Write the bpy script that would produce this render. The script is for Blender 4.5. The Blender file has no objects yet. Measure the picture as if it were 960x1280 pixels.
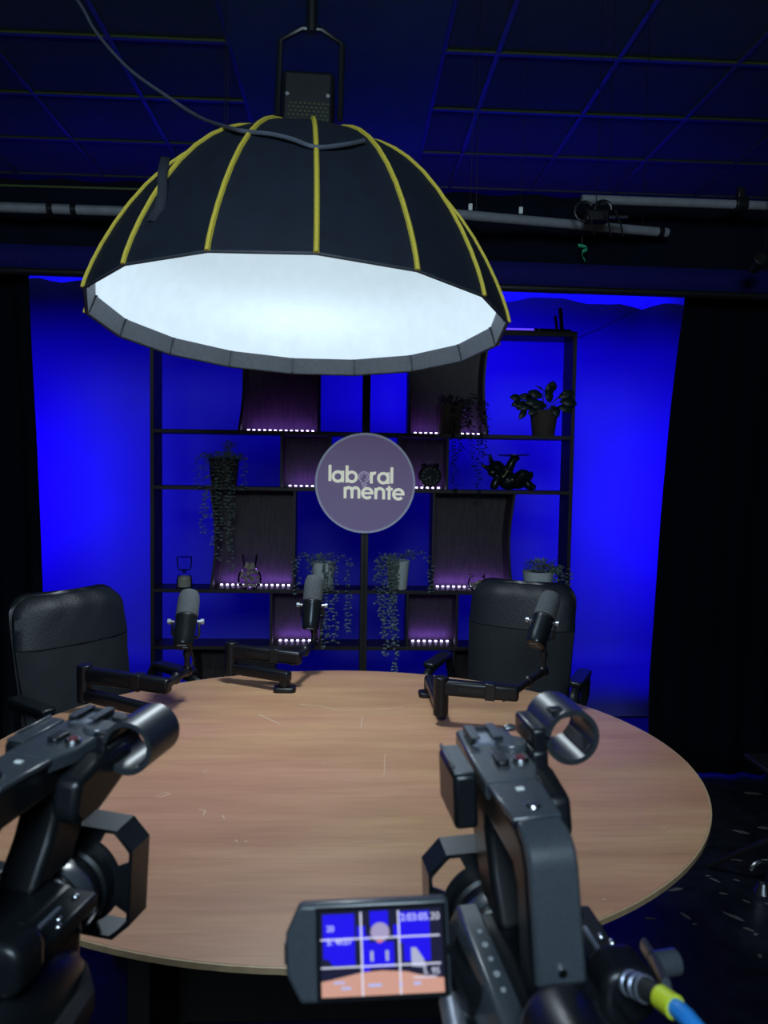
import bpy, bmesh, math, random
from mathutils import Vector, Matrix, Euler

random.seed(7)
S = bpy.context.scene
COL = S.collection
PI = math.pi
R = math.radians

# ------------------------------------------------------------------ camera
CAM = Vector((0.0, 0.0, 1.5))
YAW, PITCH, ROLL, FPX = R(2.717), R(3.321), R(0.903), 930.0      # focal length in pixels of a 960x1280 frame
FW = Vector((math.sin(YAW)*math.cos(PITCH), math.cos(YAW)*math.cos(PITCH), -math.sin(PITCH)))
_rt = Vector((math.cos(YAW), -math.sin(YAW), 0)); _up = _rt.cross(FW)
RT = _rt*math.cos(ROLL) + _up*math.sin(ROLL)
UP = RT.cross(FW)
cd = bpy.data.cameras.new('photo_camera'); cam = bpy.data.objects.new('photo_camera', cd); COL.objects.link(cam)
cd.sensor_fit = 'VERTICAL'; cd.sensor_height = 36.0; cd.lens = 36.0*FPX/1280.0
cd.clip_start = 0.05; cd.clip_end = 60
cam.matrix_world = Matrix(((RT.x, UP.x, -FW.x, CAM.x), (RT.y, UP.y, -FW.y, CAM.y), (RT.z, UP.z, -FW.z, CAM.z), (0, 0, 0, 1)))
cd.dof.use_dof = True; cd.dof.focus_distance = 2.7; cd.dof.aperture_fstop = 8.0
S.camera = cam

def ray(x, y): return FW*FPX + RT*(x-480) - UP*(y-640)
def onz(x, y, z): d = ray(x, y); return CAM + d*((z-CAM.z)/d.z)
def ony(x, y, Y): d = ray(x, y); return CAM + d*(Y/d.y)

# ------------------------------------------------------------------ world, exposure
W = bpy.data.worlds.new('studio_dark'); S.world = W; W.use_nodes = True
W.node_tree.nodes['Background'].inputs[0].default_value = (0.02, 0.03, 0.10, 1)
W.node_tree.nodes['Background'].inputs[1].default_value = 0.02
S.view_settings.view_transform = 'Standard'; S.view_settings.look = 'None'
S.view_settings.gamma = 1.0; S.view_settings.use_curve_mapping = False
S.view_settings.exposure = 0.0
S.cycles.use_denoising = True
S.cycles.max_bounces = 8; S.cycles.transparent_max_bounces = 12
S.cycles.sample_clamp_indirect = 4.0

# lights of the place (the housings are built further down)
P_DOME = 25.0          # lamp in the softbox
P_BLUE_L, P_BLUE_R = 36.0, 36.0
P_TUBE = 34.0
P_KEY = 55.0
P_WALL = 40.0
P_STRIP = 0.35
BLUE = (0.026, 0.003, 1.0)

def lamp_area(name, loc, direction, size, size_y, power, color, shape='RECTANGLE', spread=180):
    l = bpy.data.lights.new(name, 'AREA'); l.energy = power; l.color = color; l.shape = shape
    l.size = size
    if shape in ('RECTANGLE', 'ELLIPSE'): l.size_y = size_y
    l.spread = R(spread)
    o = bpy.data.objects.new(name, l); COL.objects.link(o)
    o.location = loc; o.rotation_euler = Vector(direction).to_track_quat('-Z', 'Y').to_euler()
    return o

# ------------------------------------------------------------------ materials
M = {}
def mat(name, col, rough=0.5, metal=0.0, bump=0.0, bscale=60.0, vary=0.12, spec=0.5, emit=None, estr=0.0, coat=0.0, sheen=0.0, stretch=None):
    m = bpy.data.materials.new(name); m.use_nodes = True; nt = m.node_tree; nd = nt.nodes; ln = nt.links
    b = nd['Principled BSDF']
    tc = nd.new('ShaderNodeTexCoord'); mp = nd.new('ShaderNodeMapping')
    ln.new(tc.outputs['Object'], mp.inputs[0])
    if stretch: mp.inputs['Scale'].default_value = stretch
    n = nd.new('ShaderNodeTexNoise'); n.inputs['Scale'].default_value = bscale; n.inputs['Detail'].default_value = 5
    ln.new(mp.outputs[0], n.inputs['Vector'])
    rp = nd.new('ShaderNodeValToRGB'); ln.new(n.outputs['Fac'], rp.inputs[0])
    rp.color_ramp.elements[0].position = 0.3; rp.color_ramp.elements[1].position = 0.7
    rp.color_ramp.elements[0].color = [c*(1-vary) for c in col]+[1]
    rp.color_ramp.elements[1].color = [min(1, c*(1+vary)) for c in col]+[1]
    ln.new(rp.outputs[0], b.inputs['Base Color'])
    b.inputs['Roughness'].default_value = rough; b.inputs['Metallic'].default_value = metal
    b.inputs['Specular IOR Level'].default_value = spec
    b.inputs['Coat Weight'].default_value = coat; b.inputs['Sheen Weight'].default_value = sheen
    if bump:
        bp = nd.new('ShaderNodeBump'); bp.inputs['Strength'].default_value = bump; bp.inputs['Distance'].default_value = 0.004
        ln.new(n.outputs['Fac'], bp.inputs['Height']); ln.new(bp.outputs[0], b.inputs['Normal'])
    if emit:
        b.inputs['Emission Color'].default_value = (*emit, 1); b.inputs['Emission Strength'].default_value = estr
    M[name] = m
    return m

mat('ceiling_tile', (0.026, 0.055, 0.006), 0.8, bump=0.4, bscale=90)
mat('ceiling_bar', (0.045, 0.065, 0.016), 0.45)
mat('soffit_paint', (0.026, 0.070, 0.014), 0.7, bscale=8)
mat('black_wall', (0.008, 0.010, 0.018), 0.85, bscale=5)
mat('blue_wall', (0.05, 0.04, 0.75), 0.7, bscale=6, vary=0.05)  # rear wall: the blue is in the base colour as well as the lamps
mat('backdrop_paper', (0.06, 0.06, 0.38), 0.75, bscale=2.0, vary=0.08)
mat('floor_vinyl', (0.008, 0.009, 0.016), 0.45, bump=0.2, bscale=14, vary=0.5)
mat('paint_chip', (0.09, 0.085, 0.085), 0.8, bscale=80, vary=0.4)
mat('curtain_cloth', (0.0018, 0.0028, 0.006), 0.95, bump=0.1, bscale=200, spec=0.1)
mat('valance_cloth', (0.003, 0.005, 0.012), 0.95, bump=0.1, bscale=120, spec=0.1)
mat('navy_band', (0.012, 0.012, 0.13), 0.9, bscale=60, spec=0.1)
mat('pipe_grey', (0.21, 0.225, 0.245), 0.45, bscale=25)
mat('black_metal', (0.007, 0.008, 0.010), 0.4, spec=0.5, bscale=40)
mat('gloss_black', (0.006, 0.007, 0.010), 0.32, bscale=30, spec=0.35)
mat('black_plastic', (0.006, 0.008, 0.010), 0.36, bump=0.03, bscale=400)
mat('grey_plastic', (0.050, 0.060, 0.070), 0.26, bump=0.02, bscale=420, spec=0.9)
mat('ring_satin', (0.020, 0.025, 0.030), 0.38, bump=0.02, bscale=300, spec=0.9)
mat('hood_satin', (0.016, 0.019, 0.023), 0.24, bump=0.02, bscale=300, spec=0.9)
mat('dark_rubber', (0.010, 0.011, 0.013), 0.7, bscale=200)
mat('chrome', (0.6, 0.62, 0.65), 0.22, metal=1.0, bscale=30, vary=0.05)
mat('steel_plate', (0.42, 0.46, 0.55), 0.35, metal=0.8, bscale=60)
mat('red_button', (0.12, 0.012, 0.02), 0.4)
mat('shelf_wood', (0.020, 0.015, 0.015), 0.5, bump=0.12, bscale=9, vary=0.35, stretch=(1, 1, 8))
mat('panel_wood', (0.032, 0.022, 0.022), 0.55, bump=0.15, bscale=14, vary=0.45, stretch=(6, 1, 0.8))
mat('leather', (0.009, 0.013, 0.018), 0.52, bump=0.35, bscale=120)
mat('quilt_fabric', (0.005, 0.008, 0.012), 0.75, bump=0.3, bscale=220)
mat('mic_foam', (0.075, 0.084, 0.092), 0.95, bump=0.9, bscale=420, vary=0.3)
mat('mic_body', (0.020, 0.026, 0.030), 0.26, metal=0.6, bscale=50)
mat('softbox_black', (0.006, 0.012, 0.026), 0.75, bump=0.25, bscale=22, vary=0.2)
mat('softbox_silver', (0.30, 0.33, 0.38), 0.45, metal=0.3, bump=0.3, bscale=25)
mat('lip_grey', (0.05, 0.06, 0.075), 0.6, bump=0.2, bscale=60)
mat('yellow_piping', (0.78, 0.62, 0.07), 0.6, bscale=200)
mat('velcro', (0.03, 0.035, 0.05), 0.9, bscale=200)
mat('basket', (0.055, 0.040, 0.030), 0.8, bump=0.6, bscale=120, vary=0.4)
mat('white_pot', (0.80, 0.84, 0.80), 0.55, bscale=30, vary=0.06)
mat('leaf_grey', (0.24, 0.31, 0.28), 0.6, bscale=40, vary=0.35)
mat('leaf_dark', (0.012, 0.024, 0.020), 0.45, bscale=30, vary=0.3)
mat('vine_stem', (0.05, 0.07, 0.05), 0.7)
mat('soil', (0.02, 0.016, 0.012), 0.95, bump=0.6, bscale=90)
mat('figurine', (0.008, 0.014, 0.017), 0.25, bscale=60)
mat('gold_paint', (0.45, 0.42, 0.10), 0.4)
mat('sand', (0.42, 0.40, 0.32), 0.95, bump=0.3, bscale=400)
mat('pebble', (0.42, 0.36, 0.27), 0.5, bscale=40, vary=0.6)
mat('cork', (0.45, 0.40, 0.30), 0.8, bscale=50)
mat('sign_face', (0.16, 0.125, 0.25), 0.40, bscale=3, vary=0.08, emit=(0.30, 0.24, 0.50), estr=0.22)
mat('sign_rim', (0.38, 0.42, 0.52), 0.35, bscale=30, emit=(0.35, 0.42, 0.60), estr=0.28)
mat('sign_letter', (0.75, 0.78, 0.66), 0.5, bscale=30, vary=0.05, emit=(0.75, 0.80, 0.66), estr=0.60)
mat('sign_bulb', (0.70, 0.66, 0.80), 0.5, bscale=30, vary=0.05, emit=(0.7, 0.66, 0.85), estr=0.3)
mat('clock_face', (0.018, 0.028, 0.032), 0.4)
mat('clock_mark', (0.35, 0.38, 0.38), 0.5)
mat('led_diode', (0.8, 0.8, 1.0), 0.4, emit=(0.62, 0.50, 1.0), estr=7.0)
mat('led_tape', (0.35, 0.33, 0.45), 0.5)
mat('led_tube', (0.4, 0.4, 0.6), 0.4, emit=(0.12, 0.05, 1.0), estr=1.2)
mat('lamp_glow', (0.8, 0.8, 0.8), 0.4, emit=(0.8, 0.92, 1.0), estr=2.0)
mat('blue_glow', (0.2, 0.2, 0.6), 0.4, emit=BLUE, estr=6.0)
mat('green_tape', (0.02, 0.42, 0.20), 0.6)
mat('cable_black', (0.012, 0.012, 0.015), 0.45)
mat('cable_grey', (0.10, 0.115, 0.15), 0.5)
mat('tag_yellow', (0.62, 0.72, 0.03), 0.5)
mat('tag_blue', (0.02, 0.22, 0.65), 0.45)
mat('scratch_light', (0.60, 0.46, 0.34), 0.7)
mat('table_edge', (0.40, 0.28, 0.16), 0.4, bscale=60)
mat('table_leg', (0.010, 0.008, 0.007), 0.5, bscale=12, stretch=(6, 6, 1))

def emis(name, col, s=1.0):
    m = bpy.data.materials.new(name); m.use_nodes = True; b = m.node_tree.nodes['Principled BSDF']
    b.inputs['Base Color'].default_value = (0.01, 0.01, 0.01, 1); b.inputs['Roughness'].default_value = 0.3
    b.inputs['Emission Color'].default_value = (*col, 1); b.inputs['Emission Strength'].default_value = s
    M[name] = m
emis('scr_blue', (0.010, 0.0, 0.85)); emis('scr_dark', (0.006, 0.006, 0.03)); emis('scr_line', (0.72, 0.74, 0.95))
emis('scr_table', (0.62, 0.33, 0.26)); emis('scr_logo', (0.38, 0.33, 0.55)); emis('scr_orange', (0.75, 0.2, 0.1))
emis('scr_grey', (0.42, 0.45, 0.62)); emis('scr_text', (0.45, 0.50, 0.90))

def glass_mat():
    m = bpy.data.materials.new('clear_glass'); m.use_nodes = True; nt = m.node_tree; nd = nt.nodes; ln = nt.links
    for n in list(nd): nd.remove(n)
    o = nd.new('ShaderNodeOutputMaterial'); t = nd.new('ShaderNodeBsdfTransparent'); g = nd.new('ShaderNodeBsdfGlossy')
    t.inputs[0].default_value = (0.97, 0.975, 0.985, 1); g.inputs['Roughness'].default_value = 0.05
    fr = nd.new('ShaderNodeFresnel'); fr.inputs['IOR'].default_value = 1.18
    mx = nd.new('ShaderNodeMixShader'); ln.new(fr.outputs[0], mx.inputs[0]); ln.new(t.outputs[0], mx.inputs[1]); ln.new(g.outputs[0], mx.inputs[2])
    ln.new(mx.outputs[0], o.inputs[0]); M['clear_glass'] = m
glass_mat()

def diffuser_mat():
    m = bpy.data.materials.new('diffusion_cloth'); m.use_nodes = True; nt = m.node_tree; nd = nt.nodes; ln = nt.links
    for n in list(nd): nd.remove(n)
    o = nd.new('ShaderNodeOutputMaterial'); t = nd.new('ShaderNodeBsdfTransparent'); tr = nd.new('ShaderNodeBsdfTranslucent')
    df = nd.new('ShaderNodeBsdfDiffuse'); df.inputs[0].default_value = (0.05, 0.055, 0.06, 1)
    tr.inputs[0].default_value = (0.034, 0.038, 0.040, 1)
    tc = nd.new('ShaderNodeTexCoord'); nz = nd.new('ShaderNodeTexNoise'); nz.inputs['Scale'].default_value = 5
    mp = nd.new('ShaderNodeMapping'); mp.inputs['Scale'].default_value = (1, 4, 1)
    ln.new(tc.outputs['Object'], mp.inputs[0]); ln.new(mp.outputs[0], nz.inputs['Vector'])
    bp = nd.new('ShaderNodeBump'); bp.inputs['Strength'].default_value = 0.35; bp.inputs['Distance'].default_value = 0.02
    ln.new(nz.outputs['Fac'], bp.inputs['Height']); ln.new(bp.outputs[0], tr.inputs['Normal'])
    a = nd.new('ShaderNodeMixShader'); a.inputs[0].default_value = 0.35
    ln.new(tr.outputs[0], a.inputs[1]); ln.new(df.outputs[0], a.inputs[2])
    b = nd.new('ShaderNodeMixShader'); b.inputs[0].default_value = 0.55
    ln.new(a.outputs[0], b.inputs[1]); ln.new(t.outputs[0], b.inputs[2])
    em = nd.new('ShaderNodeEmission'); em.inputs[0].default_value = (0.72, 0.90, 1.0, 1); em.inputs[1].default_value = 0.62
    ad = nd.new('ShaderNodeAddShader'); ln.new(b.outputs[0], ad.inputs[0]); ln.new(em.outputs[0], ad.inputs[1]); ln.new(ad.outputs[0], o.inputs[0])
    M['diffusion_cloth'] = m
diffuser_mat()

def wood_table():
    m = bpy.data.materials.new('table_wood'); m.use_nodes = True; nt = m.node_tree; nd = nt.nodes; ln = nt.links
    b = nd['Principled BSDF']; tc = nd.new('ShaderNodeTexCoord')
    def noise(scale, sc, detail=5):
        mp = nd.new('ShaderNodeMapping'); mp.inputs['Scale'].default_value = sc
        ln.new(tc.outputs['Object'], mp.inputs[0])
        n = nd.new('ShaderNodeTexNoise'); n.inputs['Scale'].default_value = scale; n.inputs['Detail'].default_value = detail
        n.inputs['Distortion'].default_value = 0.6
        ln.new(mp.outputs[0], n.inputs['Vector']); return n
    n1 = noise(2.2, (0.8, 6, 1)); n2 = noise(14, (0.6, 9, 1), 8); n3 = noise(1.4, (1, 2.0, 1), 2)
    r1 = nd.new('ShaderNodeValToRGB'); ln.new(n1.outputs['Fac'], r1.inputs[0])
    e = r1.color_ramp.elements; e[0].position = 0.25; e[0].color = (0.37, 0.195, 0.120, 1); e[1].position = 0.75; e[1].color = (0.50, 0.30, 0.180, 1)
    mid = r1.color_ramp.elements.new(0.5); mid.color = (0.44, 0.245, 0.150, 1)
    r3 = nd.new('ShaderNodeValToRGB'); ln.new(n3.outputs['Fac'], r3.inputs[0])
    r3.color_ramp.elements[0].position = 0.35; r3.color_ramp.elements[0].color = (1.0, 0.90, 0.92, 1)
    r3.color_ramp.elements[1].position = 0.65; r3.color_ramp.elements[1].color = (0.98, 1.0, 0.86, 1)
    mx = nd.new('ShaderNodeMix'); mx.data_type = 'RGBA'; mx.blend_type = 'MULTIPLY'; mx.inputs[0].default_value = 1
    ln.new(r1.outputs[0], mx.inputs[6]); ln.new(r3.outputs[0], mx.inputs[7])
    r2 = nd.new('ShaderNodeValToRGB'); ln.new(n2.outputs['Fac'], r2.inputs[0])
    r2.color_ramp.elements[0].position = 0.3; r2.color_ramp.elements[0].color = (0.92, 0.91, 0.90, 1)
    r2.color_ramp.elements[1].position = 0.65; r2.color_ramp.elements[1].color = (1.06, 1.06, 1.06, 1)
    m2 = nd.new('ShaderNodeMix'); m2.data_type = 'RGBA'; m2.blend_type = 'MULTIPLY'; m2.inputs[0].default_value = 1
    ln.new(mx.outputs[2], m2.inputs[6]); ln.new(r2.outputs[0], m2.inputs[7])
    ln.new(m2.outputs[2], b.inputs['Base Color'])
    b.inputs['Roughness'].default_value = 0.42; b.inputs['Specular IOR Level'].default_value = 0.4
    M['table_wood'] = m
wood_table()

# ------------------------------------------------------------------ mesh helpers
class MB:
    def __init__(s): s.v = []; s.f = []
    def add(s, vs, fs, X=None):
        o = len(s.v)
        for p in vs:
            p = Vector(p); s.v.append(X @ p if X is not None else p)
        for q in fs: s.f.append([i+o for i in q])
        return s
    def box(s, c, d, X=None):
        x, y, z = c; a, b, e = d[0]/2, d[1]/2, d[2]/2
        vs = [(x+i*a, y+j*b, z+k*e) for k in (-1, 1) for j in (-1, 1) for i in (-1, 1)]
        return s.add(vs, [(0, 2, 3, 1), (4, 5, 7, 6), (0, 1, 5, 4), (2, 6, 7, 3), (0, 4, 6, 2), (1, 3, 7, 5)], X)
    def prism(s, poly, h0, h1, axis='z', X=None):
        n = len(poly)
        def m(p, h):
            return {'z': (p[0], p[1], h), 'y': (p[0], h, p[1]), 'x': (h, p[0], p[1])}[axis]
        vs = [m(p, h0) for p in poly]+[m(p, h1) for p in poly]
        fs = [list(range(n))[::-1], list(range(n, 2*n))]+[(i, (i+1) % n, n+(i+1) % n, n+i) for i in range(n)]
        return s.add(vs, fs, X)
    def tube(s, pts, r, n=8, closed=False, cap=True, X=None, flat=None):
        pts = [Vector(p) for p in pts]; k = len(pts)
        rr = r if isinstance(r, (list, tuple)) else [r]*k
        vs = []; ref = None
        for i, p in enumerate(pts):
            a = pts[(i-1) % k] if (closed or i > 0) else p
            b = pts[(i+1) % k] if (closed or i < k-1) else p
            t = (b-a)
            if t.length < 1e-9: t = Vector((0, 0, 1))
            t.normalize()
            if ref is None:
                ref = Vector((0, 0, 1)) if abs(t.z) < 0.9 else Vector((1, 0, 0))
            u = ref - t*ref.dot(t)
            if u.length < 1e-5: u = t.orthogonal()
            u.normalize(); w = t.cross(u); ref = u
            for j in range(n):
                an = 2*PI*j/n
                vs.append(p + (u*math.cos(an)*(flat or 1) + w*math.sin(an))*rr[i])
        fs = []
        for i in range(k if closed else k-1):
            for j in range(n):
                i2 = (i+1) % k; j2 = (j+1) % n
                fs.append((i*n+j, i*n+j2, i2*n+j2, i2*n+j))
        if cap and not closed:
            fs.append(list(range(n))[::-1]); fs.append(list(range((k-1)*n, k*n)))
        return s.add(vs, fs, X)
    def cyl(s, a, b, r0, r1=None, n=20, X=None):
        return s.tube([a, b], [r0, r0 if r1 is None else r1], n, X=X)
    def lathe(s, prof, n=28, X=None, caps=True):
        vs = []; fs = []
        for r_, z in prof:
            for j in range(n):
                an = 2*PI*j/n; vs.append((r_*math.cos(an), r_*math.sin(an), z))
        for i in range(len(prof)-1):
            for j in range(n):
                j2 = (j+1) % n; fs.append((i*n+j, i*n+j2, (i+1)*n+j2, (i+1)*n+j))
        if caps:
            if prof[0][0] > 1e-6: fs.append(list(range(n))[::-1])
            if prof[-1][0] > 1e-6: fs.append(list(range((len(prof)-1)*n, len(prof)*n)))
        return s.add(vs, fs, X)
    def ell(s, c, rx, ry, rz, n=14, m=9, X=None):
        T = Matrix.Translation(Vector(c)) @ Matrix.Diagonal((rx, ry, rz, 1))
        if X is not None: T = X @ T
        return s.lathe([(max(1e-4, math.sin(PI*i/m)), -math.cos(PI*i/m)) for i in range(m+1)], n, T)
    def leaf(s, p, d, up, L, Wd, bend=0.25):
        p = Vector(p); d = Vector(d).normalized(); up = Vector(up); sd = d.cross(up)
        if sd.length < 1e-4: sd = d.orthogonal()
        sd.normalize(); nn = sd.cross(d)
        mid = p+d*L*0.5+nn*L*bend*0.4
        return s.add([p, mid+sd*Wd*0.5+nn*Wd*0.12, p+d*L, mid-sd*Wd*0.5+nn*Wd*0.12, mid], [(0, 1, 4), (1, 2, 4), (2, 3, 4), (3, 0, 4)])
    def build(s, name, m, parent=None, bevel=0.0, smooth=True, off=None, seg=2, angle=35, sub=0):
        me = bpy.data.meshes.new(name)
        o_ = Vector(off) if off is not None else Vector((0, 0, 0))
        me.from_pydata([tuple(p-o_) for p in s.v], [], [list(q) for q in s.f])
        bm = bmesh.new(); bm.from_mesh(me)
        bmesh.ops.remove_doubles(bm, verts=bm.verts, dist=1e-6)
        bmesh.ops.recalc_face_normals(bm, faces=bm.faces); bm.to_mesh(me); bm.free()
        if smooth:
            me.polygons.foreach_set('use_smooth', [True]*len(me.polygons)); me.set_sharp_from_angle(angle=R(angle))
        me.materials.append(M[m] if isinstance(m, str) else m)
        o = bpy.data.objects.new(name, me); COL.objects.link(o)
        if parent: o.parent = parent
        if bevel:
            b = o.modifiers.new('bevel', 'BEVEL'); b.width = bevel; b.segments = seg; b.limit_method = 'ANGLE'; b.angle_limit = R(40)
        if sub:
            q = o.modifiers.new('sub', 'SUBSURF'); q.levels = sub; q.render_levels = sub
        return o

def tag(o, label=None, cat=None, group=None, kind=None):
    if label: o['label'] = label
    if cat: o['category'] = cat
    if group: o['group'] = group
    if kind: o['kind'] = kind
    return o
def thing(name, label, cat, loc=(0, 0, 0), rz=0.0, group=None, rot=None):
    o = bpy.data.objects.new(name, None); COL.objects.link(o); o.empty_display_size = 0.1
    o.location = loc; o.rotation_euler = rot if rot else (0, 0, rz)
    return tag(o, label, cat, group)
def axes(o, x, y, z):      # matrix with origin o and the three unit axes
    return Matrix(((x[0], y[0], z[0], o[0]), (x[1], y[1], z[1], o[1]), (x[2], y[2], z[2], o[2]), (0, 0, 0, 1)))
def along(a, b, upv=(0, 0, 1)):   # y axis runs from a to b
    a = Vector(a); b = Vector(b); y = (b-a).normalized(); x = y.cross(Vector(upv)).normalized(); z = x.cross(y)
    return axes(a, x, y, z), (b-a).length
def arc(c, r, a0, a1, n, plane='xz'):
    out = []
    for i in range(n+1):
        t = a0+(a1-a0)*i/n; u, w = r*math.cos(t), r*math.sin(t)
        out.append((c[0]+u, c[1], c[2]+w) if plane == 'xz' else (c[0]+u, c[1]+w, c[2]))
    return out
def roundpoly(w, h, r, n=5):
    pts = []
    for cx, cy, a in ((w/2-r, h/2-r, 0), (-w/2+r, h/2-r, 90), (-w/2+r, -h/2+r, 180), (w/2-r, -h/2+r, 270)):
        for i in range(n+1):
            t = R(a+90*i/n); pts.append((cx+r*math.cos(t), cy+r*math.sin(t)))
    return pts

# ================================================================== SETTING
XL, XR, YB, YR, ZC = -3.3, 3.4, -1.6, 6.0, 3.6
def struct(name, mb, m, label=None, bevel=0, smooth=True):
    o = mb.build(name, m, bevel=bevel, smooth=smooth); o['kind'] = 'structure'
    if label: o['label'] = label
    return o
floor = struct('floor', MB().box(((XL+XR)/2, (YB+YR)/2, -0.05), (XR-XL, YR-YB, 0.1)), 'floor_vinyl', 'black studio floor with scuffed paint', smooth=False)
struct('wall_left', MB().box((XL-0.05, (YB+YR)/2, ZC/2), (0.1, YR-YB, ZC)), 'black_wall', 'black painted studio side wall', smooth=False)
struct('wall_right', MB().box((XR+0.05, (YB+YR)/2, ZC/2), (0.1, YR-YB, ZC)), 'black_wall', 'black painted studio side wall', smooth=False)
struct('wall_front', MB().box(((XL+XR)/2, YB-0.05, ZC/2), (XR-XL+0.2, 0.1, ZC)), 'black_wall', 'black wall behind the video cameras', smooth=False)
struct('wall_rear', MB().box(((XL+XR)/2, YR+0.05, ZC/2), (XR-XL+0.2, 0.1, ZC)), 'blue_wall', 'blue rear wall lit blue behind the backdrop', smooth=False)
struct('bounce_block', MB().box(((XL+XR)/2, YR-0.012, 3.29), (XR-XL, 0.02, 0.62)), 'black_wall', 'added black board cutting blue bounce from the upper rear wall', smooth=False)  # unseen board, added to keep batten light from bouncing on to the ceiling
ceil = struct('ceiling', MB().box(((XL+XR)/2, (YB+YR)/2, ZC+0.08), (XR-XL, YR-YB, 0.06)), 'black_wall', 'dark suspended tile ceiling', smooth=False)
# ceiling grid: tiles and T bars
GX = [-3.05, -2.43, -1.82, -1.21, -0.62]; GX2 = [0.445, 0.72, 1.34, 1.96, 2.58, 3.2]
GY = [1.45+0.6*i for i in range(8)]
tile_me = {}
def tile(x0, x1, y0, y1):
    key = (round(x1-x0, 3), round(y1-y0, 3))
    if key not in tile_me:
        o = MB().box((0, 0, 0), (key[0]-0.026, key[1]-0.026, 0.014)).build('ceiling_tile', 'ceiling_tile', ceil, bevel=0.002)
        tile_me[key] = o
    else:
        o = tile_me[key].copy(); COL.objects.link(o)
    o.location = ((x0+x1)/2, (y0+y1)/2, ZC+0.012)
for gx in (GX, GX2):
    for i in range(len(gx)-1):
        for j in range(len(GY)-1): tile(gx[i], gx[i+1], GY[j], GY[j+1])
    for x in gx:
        MB().box((x, (GY[0]+GY[-1])/2, ZC), (0.026, GY[-1]-GY[0], 0.012)).build('grid_bar', 'ceiling_bar', ceil, smooth=False)
    for y in GY:
        MB().box(((gx[0]+gx[-1])/2, y, ZC-0.0015), (gx[-1]-gx[0], 0.026, 0.012)).build('grid_bar', 'ceiling_bar', ceil, smooth=False)
MB().box((-0.0875, 3.6, ZC-0.01), (1.04, 4.7, 0.05)).build('soffit_panel', 'soffit_paint', ceil, bevel=0.003)

# floor paint chips
CH = [(845, 1112, 26, 7, 8), (857, 1145, 18, 7, -35), (917, 1146, 30, 8, -30), (893, 1100, 16, 5, -32), (904, 1117, 12, 4, -10),
      (936, 1162, 14, 5, -25), (945, 1168, 8, 6, 20), (933, 1127, 10, 4, -30), (926, 1040, 22, 6, -22), (920, 1075, 22, 3, -8),
      (955, 1035, 20, 5, -6), (942, 992, 26, 8, -8), (950, 1195, 8, 6, 40), (885, 1095, 9, 3, 0), (960, 1130, 12, 6, -20), (868, 1155, 8, 3, 10),
      (812, 1148, 18, 5, -6), (920, 1100, 8, 3, -20)]
for (x, y, w, h, a) in CH:
    c = onz(x, y, 0.0); dep = (c-CAM).dot(FW); mm = dep/FPX
    n = 9; pl = []
    fl = 1.0/max(0.15, (CAM.z/dep))*0.6
    for i in range(n):
        t = 2*PI*i/n; k = random.uniform(0.65, 1.1)
        u, v_ = w/2*mm*math.cos(t)*k, h/2*mm*fl*math.sin(t)*k
        al = R(a)*1.6
        pl.append((c.x+u*math.cos(al)-v_*math.sin(al), c.y+u*math.sin(al)+v_*math.cos(al)))
    MB().prism(pl, -0.001, 0.0012).build('paint_chip', 'paint_chip', floor, smooth=False)

# backdrop sheet with torn top edge, sweeping on to the floor
def backdrop():
    mb = MB(); Y0 = 5.72; xs = [-2.75+5.5*i/64 for i in range(65)]
    ztop = []
    for i, x in enumerate(xs):
        base = 2.845+(2.79-2.845)*(x+2.3)/4.8
        ztop.append(base+0.018*math.sin(x*5.1)+0.012*math.sin(x*13+1)+random.uniform(-0.012, 0.012))
    prof = [None, 2.4, 1.8, 1.2, 0.7, 0.35]
    rad = 0.16
    curve = [(Y0-rad+rad*math.cos(t), rad-rad*math.sin(t)) for t in [PI/2*i/6 for i in range(7)]]
    rows = []
    for z in prof: rows.append((Y0, z))
    for (yy, zz) in curve: rows.append((yy, zz+0.004))
    rows += [(5.2, 0.004), (4.42, 0.004)]
    nx = len(xs); vs = []; fs = []
    for (yy, zz) in rows:
        for i, x in enumerate(xs):
            vs.append((x, yy+0.006*math.sin(x*2.3)*(1 if zz is None or zz > 0.3 else 0), ztop[i] if zz is None else zz))
    for k in range(len(rows)-1):
        for i in range(nx-1): fs.append((k*nx+i, k*nx+i+1, (k+1)*nx+i+1, (k+1)*nx+i))
    mb.add(vs, fs)
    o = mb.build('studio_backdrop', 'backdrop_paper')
    sd = o.modifiers.new('thick', 'SOLIDIFY'); sd.thickness = 0.003; sd.offset = -1
    tag(o, 'seamless paper backdrop with torn top edge glowing deep blue behind shelves', 'backdrop')
backdrop()

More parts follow.
